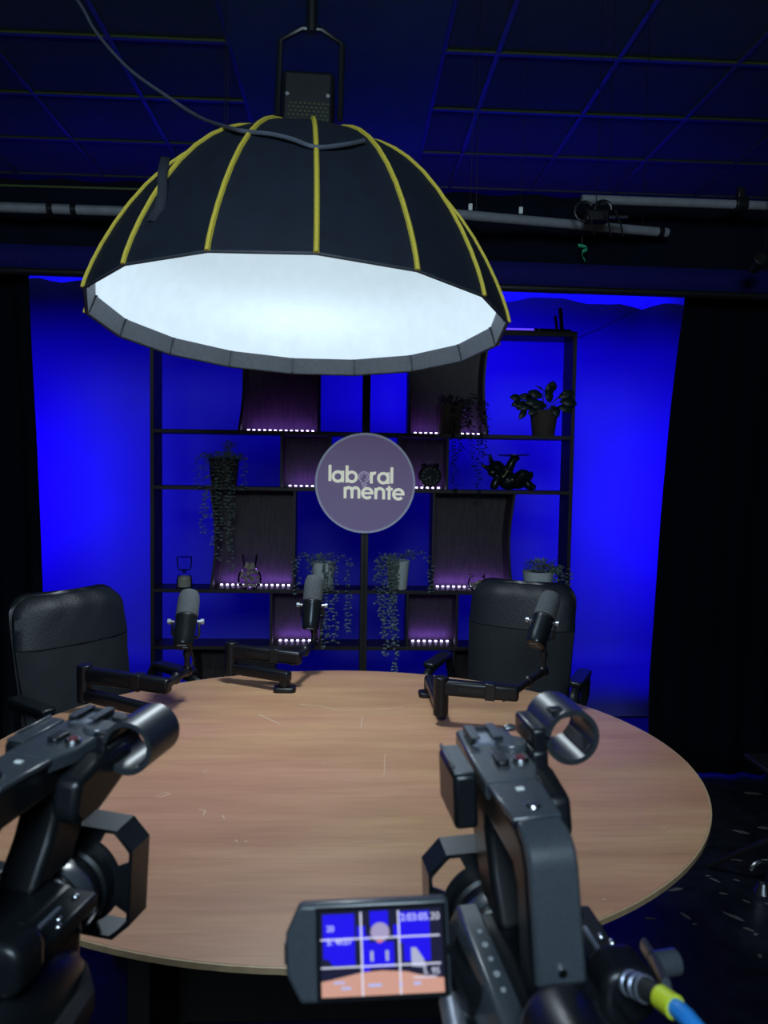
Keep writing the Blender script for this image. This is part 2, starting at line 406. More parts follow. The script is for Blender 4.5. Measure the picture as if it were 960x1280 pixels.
# ------------------------------------------------------------------ curtains and valance
def curtain(name, label, edge, xfar, Yc, yfar, ztop, fold=0.035, seed=1):
    # edge: list of (X, z) from the floor up; folds run to xfar
    rnd = random.Random(seed); nz = 16; nx = 110; vs = []; fs = []
    def ex(z):
        for (x0, z0), (x1, z1) in zip(edge, edge[1:]):
            if z <= z1: return x0+(x1-x0)*(z-z0)/(z1-z0)
        return edge[-1][0]
    ph = [rnd.uniform(0, 6) for _ in range(4)]
    for k in range(nz+1):
        z = 0.012+(ztop-0.012)*k/nz; e = ex(z)
        for i in range(nx+1):
            t = i/nx; x = e+(xfar-e)*t; yb = Yc+(yfar-Yc)*t
            amp = fold*(0.55+0.45*math.sin(t*9+ph[0]))*(1.1-0.3*k/nz)
            y = yb+amp*math.sin(t*abs(xfar-e)*46+ph[1]+0.4*math.sin(t*17+ph[2]))+0.008*math.sin(z*2.2+t*20+ph[3])
            vs.append((x, y, z))
    w = nx+1
    for k in range(nz):
        for i in range(nx): fs.append((k*w+i, k*w+i+1, (k+1)*w+i+1, (k+1)*w+i))
    o = MB().add(vs, fs).build(name, 'curtain_cloth', angle=80)
    sd = o.modifiers.new('thick', 'SOLIDIFY'); sd.thickness = 0.004
    return tag(o, label, 'curtain')
YC = 3.55
def edgepts(pp, Y): return sorted([((q := ony(x, y, Y)).x, q.z) for x, y in pp], key=lambda t: t[1])
eL = edgepts([(36, 345), (40, 440), (47, 560), (53, 680), (56, 760), (58, 900)], YC)
eR = edgepts([(855, 375), (850, 400), (838, 500), (826, 640), (818, 760), (810, 860), (809, 960)], YC)
eL = [(eL[0][0], 0.0)]+eL; eR = [(eR[0][0], 0.0)]+eR
curtain('black_curtain', 'black pleated curtain hanging behind the left-hand chair with quilted back', eL, -3.2, YC, YC, 2.62, seed=3)
curtain('black_curtain', 'black pleated curtain hanging beside the scuffed bare floor', eR, 3.3, YC, YC, 2.62, seed=5)

def valance():
    zt = 2.75; YH = YC-0.16; a = ony(36, 343, YH); b = ony(862, 371, YH)
    rt = thing('curtain_header', 'black cloth valance and rail above the blue backdrop opening', 'valance', (0, YH, a.z))
    off = rt.location
    # rail slightly tilted as in the photo
    x0, x1 = -3.25, 3.3
    sl = (b.z-a.z)/(b.x-a.x)
    za, zb = a.z+(x0-a.x)*sl, a.z+(x1-a.x)*sl
    MB().tube([(x0, YH, za+0.012), (x1, YH, zb+0.012)], 0.017, 10).build('rail', 'black_metal', rt, off=off)
    vs = []; fs = []; n = 90
    for k in range(7):
        for i in range(n+1):
            t = i/n; x = x0+(x1-x0)*t; zl = za+(zb-za)*t+0.02; z = zl+(zt-zl)*k/6
            vs.append((x, YH+0.035+0.02*math.sin(x*21+0.6*math.sin(x*3))*(0.4+0.1*k), z))
    for k in range(6):
        for i in range(n): fs.append((k*(n+1)+i, k*(n+1)+i+1, (k+1)*(n+1)+i+1, (k+1)*(n+1)+i))
    bd_ = MB().add([(x0, YH+0.004, za+0.025), (x1, YH+0.004, zb+0.025), (x1, YH+0.004, zb+0.13), (x0, YH+0.004, za+0.13)], [(0, 1, 2, 3)]).build('lower_band', 'navy_band', rt, off=off)
    q = bd_.modifiers.new('thick', 'SOLIDIFY'); q.thickness = 0.003
    o = MB().add(vs, fs).build('valance_cloth', 'valance_cloth', rt, off=off, angle=80)
    sd = o.modifiers.new('thick', 'SOLIDIFY'); sd.thickness = 0.004
valance()

# ================================================================== BOOKCASES
YS, SD, TB = 4.2, 0.19, 0.021
def PX(x, y=640, Y=YS): return ony(x, y, Y).x
Xl, Xr = -1.107, 1.278
Xm = PX(455.4, 700)
Z2, Z3, Z4, Z5, ZT = 1.703, 1.388, 0.808, 0.483, 2.291   # tops of shelves
ROWZ = {1: (Z2, ZT-0.030), 2: (Z3, Z2-TB), 3: (Z4, Z3-TB), 4: (Z5, Z4-TB), 5: (0.08, Z5-TB)}
ROWPX = {1: (500, 1), 2: (580, 0), 3: (675, 1), 4: (770, 0), 5: (830, 1)}
BOXES = {'L': {1: (297, 400), 2: (350, 414), 3: (261.5, 369), 4: (337, 403), 5: (237, 343)},
         'R': {1: (511, 612), 2: (498, 561), 3: (540.5, 644), 4: (508, 573), 5: (566, 672)}}
def bookcase(side, x0, x1, label):
    rt = thing('bookcase', label, 'bookcase', ((x0+x1)/2, YS+SD/2, 0), group=None)
    off = rt.location; yc = YS+SD/2
    for x in (x0+TB/2, x1-TB/2):
        MB().box((x, yc, ZT/2), (TB, SD, ZT)).build('side_board', 'shelf_wood', rt, bevel=0.0015, off=off)
    MB().box(((x0+x1)/2, yc, ZT-0.015), (x1-x0-2*TB, SD, 0.030)).build('top_board', 'shelf_wood', rt, bevel=0.0015, off=off)
    for z in (Z2, Z3, Z4, Z5, 0.08):
        MB().box(((x0+x1)/2, yc, z-TB/2), (x1-x0-2*TB, SD-0.002, TB)).build('shelf', 'shelf_wood', rt, bevel=0.0015, off=off)
    MB().box(((x0+x1)/2, YS+0.03, 0.03), (x1-x0-2*TB, 0.02, 0.058)).build('plinth', 'shelf_wood', rt, off=off)
    out = {}
    for row, (pa, pb) in BOXES[side].items():
        z0, z1 = ROWZ[row]; ypx, curved = ROWPX[row]
        a, b = PX(pa, ypx), PX(pb, ypx); t = 0.013
        outer = a if side == 'L' else b
        for x, sgn in ((a+t/2, -1), (b-t/2, 1)):
            is_c = curved and ((side == 'L') == (sgn < 0))
            vs = []; fs = []; n = 12
            for k in range(n+1):
                u = k/n; z = z0+(z1-z0)*u
                bow = 0.026*math.sin(PI*u)*(-sgn) if is_c else 0
                for (dx, yy) in ((-t/2, YS+0.008), (t/2, YS+0.008), (t/2, YS+SD-0.012), (-t/2, YS+SD-0.012)):
                    vs.append((x+dx+bow, yy, z))
            for k in range(n):
                for j in range(4): fs.append((k*4+j, k*4+(j+1) % 4, k*4+4+(j+1) % 4, k*4+4+j))
            fs += [(0, 1, 2, 3), (n*4, n*4+3, n*4+2, n*4+1)]
            MB().add(vs, fs).build('divider', 'shelf_wood', rt, off=off)
        MB().box(((a+b)/2, YS+SD-0.008, (z0+z1)/2), (b-a-0.002, 0.008, z1-z0-0.002)).build('back_panel', 'panel_wood', rt, off=off, smooth=False)
        out[row] = (a+t, b-t, z0)
    return out
BL = bookcase('L', Xl, Xm, 'dark brown open bookcase holding the hourglass and flask-shaped vase')
BR = bookcase('R', Xm, Xr, 'dark brown open bookcase holding the dog figurine and alarm clock')

# LED strips lying in the boxes
def led_strip(x0, x1, z, y, label):
    L = x1-x0
    rt = thing('led_strip', label, 'light strip', ((x0+x1)/2, y, z+0.0015), group='light strips in the shelf boxes')
    MB().box((0, 0, 0.001), (L, 0.010, 0.002)).build('tape', 'led_tape', rt, smooth=False)
    n = max(4, int(L/0.030)); mb = MB()
    for i in range(n):
        mb.box((-L/2+L*(i+0.5)/n, -0.001, 0.0055), (0.013, 0.008, 0.007))
    mb.build('diodes', 'led_diode', rt, smooth=False)['kind'] = 'stuff'
    lamp = lamp_area('strip_light', ((x0+x1)/2, y+0.004, z+0.016), (0, 0.55, 1), L, 0.012, P_STRIP*L/0.3, (0.30, 0.10, 1.0), spread=170)
    return rt
for nm, B in (('left', BL), ('right', BR)):
    for row in (1, 2, 3, 4):
        a, b, z = B[row]
        what = {('left', 1): 'violet light strip in the tall top box above the hanging ivy basket',
                ('left', 2): 'violet light strip in the small box touching the round sign and hourglass-side bookcase',
                ('left', 3): 'violet light strip behind the flask-shaped vase',
                ('left', 4): 'violet light strip in the low box behind the middle microphone',
                ('right', 1): 'violet light strip behind the trailing plant in dim basket',
                ('right', 2): 'violet light strip behind the alarm clock',
                ('right', 3): 'violet light strip beside the small glass bowl',
                ('right', 4): 'violet light strip in the low box beside the office chair'}[(nm, row)]
        led_strip(a+0.02, b-0.015, z, YS+0.10 if row < 3 else YS+0.125, what)

# ------------------------------------------------------------------ round sign
def sign():
    c = ony(456.5, 604, YS-0.035); rad = 62.0*YS/FPX*1.0
    rt = thing('round_sign', 'round purple sign reading laboral mente with pale rim', 'sign', c)
    X = Matrix.Rotation(R(90), 4, 'X')     # local z of the lathe -> -y (towards the table)
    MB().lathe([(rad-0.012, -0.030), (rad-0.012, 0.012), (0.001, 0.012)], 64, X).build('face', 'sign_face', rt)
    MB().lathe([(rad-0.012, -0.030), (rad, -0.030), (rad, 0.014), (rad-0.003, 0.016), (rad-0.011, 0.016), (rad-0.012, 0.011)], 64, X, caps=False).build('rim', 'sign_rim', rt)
    yf = -0.0125; th = 0.0035; u = rad/64.0     # one photo pixel in metres
    def P(px, py): return (px-456.5)*u, (604-py)*u
    lay = [0]
    def ribbon(mb, pts, w):
        lay[0] = (lay[0]+1) % 5; th_ = th+0.0003*lay[0]
        q = [Vector((a, b)) for a, b in pts]; n = len(q); Lp = []; Rp = []
        for i in range(n):
            t = (q[min(i+1, n-1)]-q[max(i-1, 0)]).normalized(); nn = Vector((-t.y, t.x))*w/2
            Lp.append(q[i]+nn); Rp.append(q[i]-nn)
        for i in range(n-1):
            mb.prism([tuple(Lp[i]), tuple(Lp[i+1]), tuple(Rp[i+1]), tuple(Rp[i])], yf, yf-th_, 'y')
    def ring(cx, cy, r, a0=0, a1=360, n=28): return [(cx+r*math.cos(R(a0+(a1-a0)*i/n)), cy+r*math.sin(R(a0+(a1-a0)*i/n))) for i in range(n+1)]
    wd = 3.6*u; xr = 6.1*u
    s = -0.016        # baseline falls slightly to the right like the photo
    def letter(ch, px, base):
        mb = MB(); x, y = P(px, base); 
        if ch == 'l': ribbon(mb, [(x, y), (x, y+20.5*u)], wd)
        if ch in 'ab':
            ribbon(mb, ring(x, y+xr, xr), wd)
            if ch == 'a': ribbon(mb, [(x+xr, y-1.2*u), (x+xr, y+2*xr+1.2*u)], wd)
            else: ribbon(mb, [(x-xr, y-1.2*u), (x-xr, y+20.5*u)], wd)
        if ch == 'r':
            ribbon(mb, [(x, y-1.2*u), (x, y+2*xr+1.2*u)], wd)
            ribbon(mb, [(x, y+xr)]+[(x+4.6*u-4.6*u*math.cos(R(t)), y+xr+0.9*u+5.2*u*math.sin(R(t))) for t in range(10, 111, 12)], wd)
        if ch == 'm':
            ribbon(mb, [(x, y-1.2*u), (x, y+2*xr+1.0*u)], wd)
            for k in (0, 1):
                cx = x+(4.4+8.8*k)*u
                ribbon(mb, [(cx-4.4*u*math.cos(R(t)), y+8.0*u+4.6*u*math.sin(R(t))) for t in range(0, 181, 15)]+[(cx+4.4*u, y-1.2*u)], wd)
        if ch == 'n':
            ribbon(mb, [(x, y-1.2*u), (x, y+2*xr+1.0*u)], wd)
            ribbon(mb, [(x+5*u-5*u*math.cos(R(t)), y+7.6*u+5*u*math.sin(R(t))) for t in range(0, 181, 15)]+[(x+10*u, y-1.2*u)], wd)
        if ch == 'e':
            ribbon(mb, ring(x, y+xr, xr, 0, 318, 26), wd)
            ribbon(mb, [(x-xr, y+xr), (x+xr+wd*0.45, y+xr)], wd*0.75)
        if ch == 't':
            ribbon(mb, [(x, y-1.2*u), (x, y+16*u)], wd)
            ribbon(mb, [(x-4.2*u, y+2*xr), (x+4.4*u, y+2*xr)], wd*0.85)
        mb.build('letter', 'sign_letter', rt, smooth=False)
    for ch, px, base in (('l', 411.5, 601.8), ('a', 421.6, 602.0), ('b', 439.2, 602.2), ('r', 464.2, 603.0), ('a', 479.4, 603.3), ('l', 490.2, 603.8)):
        letter(ch, px, base)
    for ch, px, base in (('m', 431, 622.3), ('e', 459.2, 622.8), ('n', 470.2, 623.0), ('t', 487.2, 623.4), ('e', 499.0, 623.6)):
        letter(ch, px, base)
    mb = MB(); x, y = P(455.0, 596)         # thin light-bulb outline in place of the o
    ribbon(mb, ring(x, y, 6.6*u, -60, 240, 30)+[(x-2.6*u, y-8.6*u)], 1.1*u)
    ribbon(mb, ring(x, y, 4.2*u, -80, 200, 24), 0.9*u)
    ribbon(mb, [(x+3.3*u, y-5.7*u), (x-3.0*u, y-10.2*u)], 1.1*u)
    ribbon(mb, [(x+3.6*u, y-9.0*u), (x-2.0*u, y-12.6*u)], 1.1*u)
    ribbon(mb, [(x+3.0*u, y-12.0*u), (x-0.6*u, y-14.2*u)], 1.0*u)
    mb.build('bulb_outline', 'sign_bulb', rt, smooth=False)
    MB().box((0, 0.020, 0), (0.08, 0.029, 0.08)).build('mount', 'black_metal', rt)
sign()

# ================================================================== SOFTBOX
DC = Vector((-0.14658, 2.2130, 1.9025)); DN = Vector((0.02096, 0.09339, 0.99541))
DU = Vector((0.99978, 0.0, -0.02105)); DV = DN.cross(DU); DSPIN = 3.25702; DR = 0.60; DH = 0.54
def softbox():
    X = axes(DC, DU, DV, DN)
    rt = bpy.data.objects.new('dome_softbox', None); COL.objects.link(rt); rt.matrix_world = X
    tag(rt, 'large black dome softbox with yellow piping and glowing white diffuser above table', 'softbox')
    NS = 16
    def rr(h): return max(0.085, DR*max(0.0, 1-(h/DH)**1.2)**(1/2.5))
    hs = [0, 0.03, 0.07, 0.12, 0.18, 0.24, 0.30, 0.36, 0.41, 0.45, 0.48, 0.505, 0.522, 0.533]
    def pt(k, h, dr=0.0, sag=0.0):
        an = DSPIN+k*2*PI/NS; r = rr(h)*(1-sag)+dr
        return Vector((r*math.cos(an), r*math.sin(an), h))
    # panels: each gore between two ribs, pulled slightly taut
    for (nm, m, dr) in (('outer_cloth', 'softbox_black', 0.0), ('inner_lining', 'softbox_silver', -0.006)):
        vs = []; fs = []; sub = 3; n = NS*sub
        for h in hs:
            for j in range(n):
                k = j/sub; f_ = k-math.floor(k)
                a = pt(math.floor(k), h, dr); b = pt(math.floor(k)+1, h, dr)
                vs.append(a.lerp(b, f_))
        for i in range(len(hs)-1):
            for j in range(n):
                j2 = (j+1) % n; fs.append((i*n+j, i*n+j2, (i+1)*n+j2, (i+1)*n+j))
        MB().add(vs, fs).build(nm, m, rt, angle=12 if dr == 0 else 30)
    # lip that hangs below the diffuser, grey inside
    lipb = 0.0
    for k in range(NS):
        a0, a1 = pt(k, 0, -0.008), pt(k+1, 0, -0.008); b0, b1 = pt(k, 0.052, -0.010), pt(k+1, 0.052, -0.010)
        MB().add([a0, a1, b1, b0], [(0, 1, 2, 3)]).build('lip_panel', 'lip_grey', rt, smooth=False)
    mb = MB()
    mb.tube([pt(k, 0.0, -0.002) for k in range(NS)], 0.004, 6, closed=True); mb.build('rim_wire', 'lip_grey', rt)
    # ribs with yellow piping
    for k in range(NS):
        mb = MB(); mb.tube([pt(k, h, 0.002) for h in hs[:-1]], 0.0065, 6, flat=1.0); mb.build('rib_piping', 'yellow_piping', rt)
        MB().tube([pt(k, 0.004, -0.011), pt(k, 0.052, -0.014)], 0.004, 6).build('rib_tip', 'lip_grey', rt)
    # diffuser, sagging a little
    vs = [(0, 0, 0.040)]; fs = []; rings = [0.15, 0.3, 0.45, 0.6, 0.75, 0.9, 1.0]; n = NS*3
    for q in rings:
        for j in range(n):
            k = j/3; f_ = k-math.floor(k)
            p = pt(math.floor(k), 0.052, -0.012).lerp(pt(math.floor(k)+1, 0.052, -0.012), f_)
            vs.append((p.x*q, p.y*q, 0.052-0.014*(1-q*q)))
    for j in range(n): fs.append((0, 1+j, 1+(j+1) % n))
    for i in range(len(rings)-1):
        for j in range(n):
            j2 = (j+1) % n; fs.append((1+i*n+j, 1+i*n+j2, 1+(i+1)*n+j2, 1+(i+1)*n+j))
    MB().add(vs, fs).build('diffuser', 'diffusion_cloth', rt)
    # loose velcro strap on the left rib
    a = X.inverted() @ ony(203, 196, 1.93)
    pts = [ony(x, y, Y) for x, y, Y in ((207, 196, 1.87), (203, 215, 1.83), (203, 240, 1.79), (200, 258, 1.77), (190, 276, 1.76))]
    pts = [X.inverted() @ p for p in pts]
    mb = MB()
    for i in range(len(pts)-1):
        o_ = Vector((0.022, 0.004, 0))
        mb.add([pts[i]-o_*0.5, pts[i]+o_*0.5, pts[i+1]+o_*0.5, pts[i+1]-o_*0.5], [(0, 1, 2, 3)])
    st = mb.build('velcro_strap', 'velcro', rt); q = st.modifiers.new('t', 'SOLIDIFY'); q.thickness = 0.002
    # speed ring and lamp head
    MB().lathe([(0.085, 0.515), (0.105, 0.515), (0.105, 0.55), (0.07, 0.56), (0.07, 0.515)], 32, caps=False).build('speed_ring', 'black_metal', rt)
    hd = MB().box((0.0, 0.0, 0.63), (0.15, 0.15, 0.20)).build('lamp_head', 'black_metal', rt, bevel=0.012)
    mb = MB()
    for i in range(9):
        for j in range(8):
            mb.cyl((-0.052+0.013*i+(0.0065 if j % 2 else 0), -0.0752, 0.55+0.0115*j), (-0.052+0.013*i+(0.0065 if j % 2 else 0), -0.0775, 0.55+0.0115*j), 0.0035, n=6)
    mb.build('vent_grille', 'ceiling_bar', hd)
    for sx in (-1, 1):
        MB().cyl((sx*0.058, -0.074, 0.655), (sx*0.058, -0.079, 0.655), 0.006, n=8).build('screw', 'pipe_grey', hd)
        MB().tube([(sx*0.092, 0, 0.63), (sx*0.092, 0, 0.86), (sx*0.03, 0, 0.90), (0, 0, 0.90)], 0.009, 8).build('yoke_arm', 'black_metal', rt)
    # lens of the lamp and its light
    MB().lathe([(0.001, 0.395), (0.075, 0.40), (0.085, 0.42), (0.08, 0.55)], 28).build('lamp_lens', 'lamp_glow', rt)
    top = X.inverted() @ Vector(((X @ Vector((0, 0, 0.9))).x, (X @ Vector((0, 0, 0.9))).y, ZC-0.03))
    MB().cyl((0, 0, 0.89), top, 0.016, n=12).build('drop_rod', 'black_metal', rt)
    bl = X @ Vector((0, 0, 0.385))
    lamp_area('softbox_lamp', bl, -DN, 0.22, 0.22, P_DOME, (0.80, 0.92, 1.0), shape='DISK', spread=150)
softbox()

# cable draped from the ceiling over the softbox
tp = [ony(x, y, Y) for x, y, Y in ((92, -6, 2.75), (120, 40, 2.65), (160, 85, 2.55), (205, 118, 2.45), (250, 147, 2.32), (290, 164, 2.20), (330, 165, 2.05), (365, 171, 1.96), (395, 183, 1.90), (430, 180, 1.94), (470, 172, 2.08))]
def smoothpts(p, n=6):
    out = []
    for i in range(len(p)-1):
        p0 = p[max(i-1, 0)]; p1 = p[i]; p2 = p[i+1]; p3 = p[min(i+2, len(p)-1)]
        for k in range(n):
            t = k/n
            out.append(0.5*((2*p1)+(p2-p0)*t+(2*p0-5*p1+4*p2-p3)*t*t+(3*p1-p0-3*p2+p3)*t**3))
    out.append(p[-1]); return out
def dome_hit(x, y, fallback, lift=0.007):
    d = ray(x, y)
    for i in range(900):
        Y = 1.3+i*0.0012; p = CAM+d*(Y/d.y); v = p-DC; h = v.dot(DN)
        if 0 <= h < DH:
            r_ = math.hypot(v.dot(DU), v.dot(DV))
            if r_ < max(0.085, DR*max(0.0, 1-(h/DH)**1.2)**(1/2.5))+lift: return p
    return ony(x, y, fallback)
tp = tp[:5]+[dome_hit(x, y, fb) for x, y, fb in ((290, 161, 2.1), (312, 165, 2.05), (340, 168, 2.0), (365, 174, 1.96), (395, 184, 1.90), (430, 181, 1.94), (455, 176, 2.0))]
tp = [tp[0]+Vector((-0.35, 0.35, 0.0))]+tp
tp[0].z = ZC-0.01
tag(MB().tube(smoothpts(tp), 0.0055, 8).build('power_cable', 'cable_grey'), 'grey power cable draped from the ceiling over the dome softbox', 'cable')

# ================================================================== TABLE
TC = (-0.028, 1.903); TA, TBB = 0.915, 0.823
def table():
    rt = thing('conference_table', 'large oval wooden conference table with scratched brown top', 'table', (TC[0], TC[1], 0))
    n = 120
    def ell(k): return [(TA*k*math.cos(2*PI*i/n), TBB*k*math.sin(2*PI*i/n)) for i in range(n)]
    MB().prism(ell(0.9985), 0.740, 0.750).build('table_top', 'table_wood', rt)
    mb = MB(); vs = [(x, y, 0.7402) for x, y in ell(0.995)]+[(x, y, 0.722) for x, y in ell(0.955)]; mb.add(vs, [(i, (i+1) % n, n+(i+1) % n, n+i) for i in range(n)]+[list(range(n)), list(range(n, 2*n))]).build('under_bevel', 'table_leg', rt)
    mb = MB(); e0 = ell(0.9985); e1 = ell(1.0035)
    vs = [(x, y, 0.7395) for x, y in e1]+[(x, y, 0.7495) for x, y in e1]+[(x, y, 0.7495) for x, y in e0]+[(x, y, 0.7395) for x, y in e0]
    fs = []
    for r_ in range(4):
        for i in range(n): fs.append((r_*n+i, r_*n+(i+1) % n, ((r_+1) % 4)*n+(i+1) % n, ((r_+1) % 4)*n+i))
    mb.add(vs, fs).build('edge_band', 'table_edge', rt)
    MB().box((0, 0, 0.385), (1.0, 0.045, 0.672)).build('support_panel', 'table_leg', rt, bevel=0.003)
    for sx in (-1, 1):
        MB().box((sx*0.42, 0, 0.385), (0.05, 0.62, 0.672)).build('leg_panel', 'table_leg', rt, bevel=0.003)
        MB().box((sx*0.42, 0, 0.025), (0.09, 0.72, 0.05)).build('foot', 'table_leg', rt, bevel=0.004)
    # scratches
    def scr(pts, w):
        q = [onz(x, y, 0.7503) for x, y in pts]; mb = MB()
        for i in range(len(q)-1):
            d = (q[i+1]-q[i]); s_ = Vector((-d.y, d.x, 0)).normalized()*w
            mb.add([q[i]-s_, q[i]+s_, q[i+1]+s_, q[i+1]-s_], [(0, 1, 2, 3)])
        mb.build('scratch', 'scratch_light', rt, smooth=False, off=rt.location)
    for pts, w in (([(375, 880), (398, 882.5), (425, 887.5), (465, 886.5), (503, 884.5)], 0.0016), ([(323, 893), (350, 905)], 0.0016), ([(453, 896), (451, 909)], 0.0010),
                   ([(249, 1011), (257, 1013), (254, 1019)], 0.0012), ([(278, 1019), (281, 1024)], 0.0012), ([(199, 997), (212, 992)], 0.0012), ([(294, 1050), (297, 1052)], 0.0012), ([(306, 1051), (309, 1052)], 0.0012),
                   ([(254, 966), (260, 962)], 0.0008), ([(402, 954), (405, 954)], 0.0015), ([(430, 975), (480, 970), (481, 942)], 0.0006), ([(195, 995), (208, 990), (214, 993)], 0.0008), ([(440, 1052), (480, 1051)], 0.0006), ([(754, 1124), (757, 1124)], 0.0013), ([(829, 1034), (831, 1035)], 0.0013)):
        scr(pts, w)
table()

# ================================================================== OFFICE CHAIRS
def chair(label, loc, rz, quilt, grp=None):
    # local: seat faces -y; back at +y
    rt = thing('office_chair', label, 'chair', loc, rz)
    MB().prism(roundpoly(0.47, 0.46, 0.07), 0.43, 0.50, 'z', Matrix.Translation((0, -0.22, 0))).build('seat', 'leather', rt, bevel=0.02, seg=3)
    # back shell: rounded top, slight curve and recline
    def back(name, m, z0, z1, w0, w1, thick, yoff, rtop, segs=14, quilted=False):
        nx = 18; vs = []; fs = []
        def half(z):
            w = w0+(w1-w0)*(z-z0)/(z1-z0)
            if rtop and z > z1-rtop:
                u = (z-(z1-rtop))/rtop; w -= rtop*(1-math.sqrt(max(0, 1-u*u)))
            return w
        zz = [z0+(z1-z0)*math.sin(PI/2*k/segs) if rtop else z0+(z1-z0)*k/segs for k in range(segs+1)]
        for face in (0, 1):
            for z in zz:
                w = half(z)
                for i in range(nx+1):
                    t = -1+2*i/nx; x = w*t
                    edge = (1-abs(t)**6)
                    vtop = 1-max(0, (z-(z1-0.05))/0.05)**2*0.55 if rtop else 1
                    yb = 0.0+(z-0.5)*0.17-0.055*(1-t*t)*0.0+0.03*t*t
                    y = yoff+yb-(thick*(0.35+0.65*edge)*vtop if face == 0 else 0)
                    if quilted and face == 0:
                        y += 0.004*(abs(math.sin((x+z)*22))**0.5*abs(math.sin((x-z)*22))**0.5)*-1+0.004
                    if not quilted and face == 0 and rtop:
                        y += 0.003*math.sin(x*60+2*math.sin(z*30))*max(0, (z-(z1-0.14))/0.14)
                    vs.append((x, y, z))
        w_ = nx+1; h_ = len(zz); o1 = w_*h_
        for k in range(h_-1):
            for i in range(nx):
                fs.append((k*w_+i, k*w_+i+1, (k+1)*w_+i+1, (k+1)*w_+i)); fs.append((o1+k*w_+i, o1+(k+1)*w_+i, o1+(k+1)*w_+i+1, o1+k*w_+i+1))
            for i in (0, nx):
                fs.append((k*w_+i, (k+1)*w_+i, o1+(k+1)*w_+i, o1+k*w_+i))
        for k in (0, h_-1):
            for i in range(nx): fs.append((k*w_+i, k*w_+i+1, o1+k*w_+i+1, o1+k*w_+i))
        return MB().add(vs, fs).build(name, m, rt, angle=50)
    ZS = 0.855
    back('back_pad', 'quilt_fabric', 0.47, ZS, 0.200, 0.222, 0.040, 0.0, 0, quilted=quilt)
    back('head_pad', 'leather', ZS+0.002, 1.032, 0.223, 0.212, 0.044, 0.0, 0.075)
    # rim piping of the back and shell behind
    back('back_shell', 'black_plastic', 0.46, 1.040, 0.207, 0.220, 0.020, 0.024, 0.078)
    for sx in (-1, 1):
        p = [(sx*0.235, 0.03, 0.50), (sx*0.275, 0.03, 0.60), (sx*0.285, 0.0, 0.70), (sx*0.285, -0.05, 0.715), (sx*0.285, -0.22, 0.705), (sx*0.285, -0.27, 0.67), (sx*0.27, -0.27, 0.55), (sx*0.23, -0.26, 0.47)]
        am = MB().tube(smoothpts([Vector(q) for q in p], 4), 0.017, 8).build('armrest', 'black_plastic', rt)
        MB().prism(roundpoly(0.055, 0.22, 0.02), 0.715, 0.737, 'z', Matrix.Translation((sx*0.285, -0.13, 0))).build('arm_pad', 'black_plastic', am, bevel=0.006)
    MB().box((0, -0.2, 0.415), (0.20, 0.22, 0.03)).build('mechanism', 'black_metal', rt, bevel=0.005)
    MB().lathe([(0.028, 0.10), (0.028, 0.26), (0.018, 0.26), (0.018, 0.41)], 16, Matrix.Translation((0, -0.2, 0))).build('gas_lift', 'black_metal', rt)
    bs = MB().lathe([(0.045, 0.07), (0.045, 0.12), (0.03, 0.13)], 18, Matrix.Translation((0, -0.2, 0))).build('star_hub', 'black_plastic', rt)
    for k in range(5):
        an = 2*PI*k/5+0.3; d = Vector((math.cos(an), math.sin(an), 0)); c = Vector((0, -0.2, 0))
        MB().tube([c+d*0.03+Vector((0, 0, 0.105)), c+d*0.29+Vector((0, 0, 0.075))], [0.024, 0.015], 8).build('star_leg', 'black_plastic', rt)
        s_ = Vector((-d.y, d.x, 0)); q = c+d*0.285
        cs = MB().cyl(q-s_*0.022+Vector((0, 0, 0.027)), q+s_*0.022+Vector((0, 0, 0.027)), 0.027, n=14).build('caster', 'dark_rubber', rt)
        MB().cyl(q+Vector((0, 0, 0.05)), q+Vector((0, 0, 0.075)), 0.007, n=8).build('caster_pin', 'black_metal', cs)
    return rt
def chair_at(label, px_, py_, dep, rz, quilt):
    p = CAM+ray(px_, py_)*(dep/FPX); o = Matrix.Rotation(rz, 4, 'Z') @ Vector((0, 0.035, 0))
    return chair(label, (p.x-o.x, p.y-o.y, 0), rz, quilt)
chair_at('black leather office chair with smooth back beside the low lit box', 647, 790, 3.06, R(-27), False)
chair_at('black leather office chair with diamond quilted back by left curtain', 102, 810, 2.70, R(52), True)

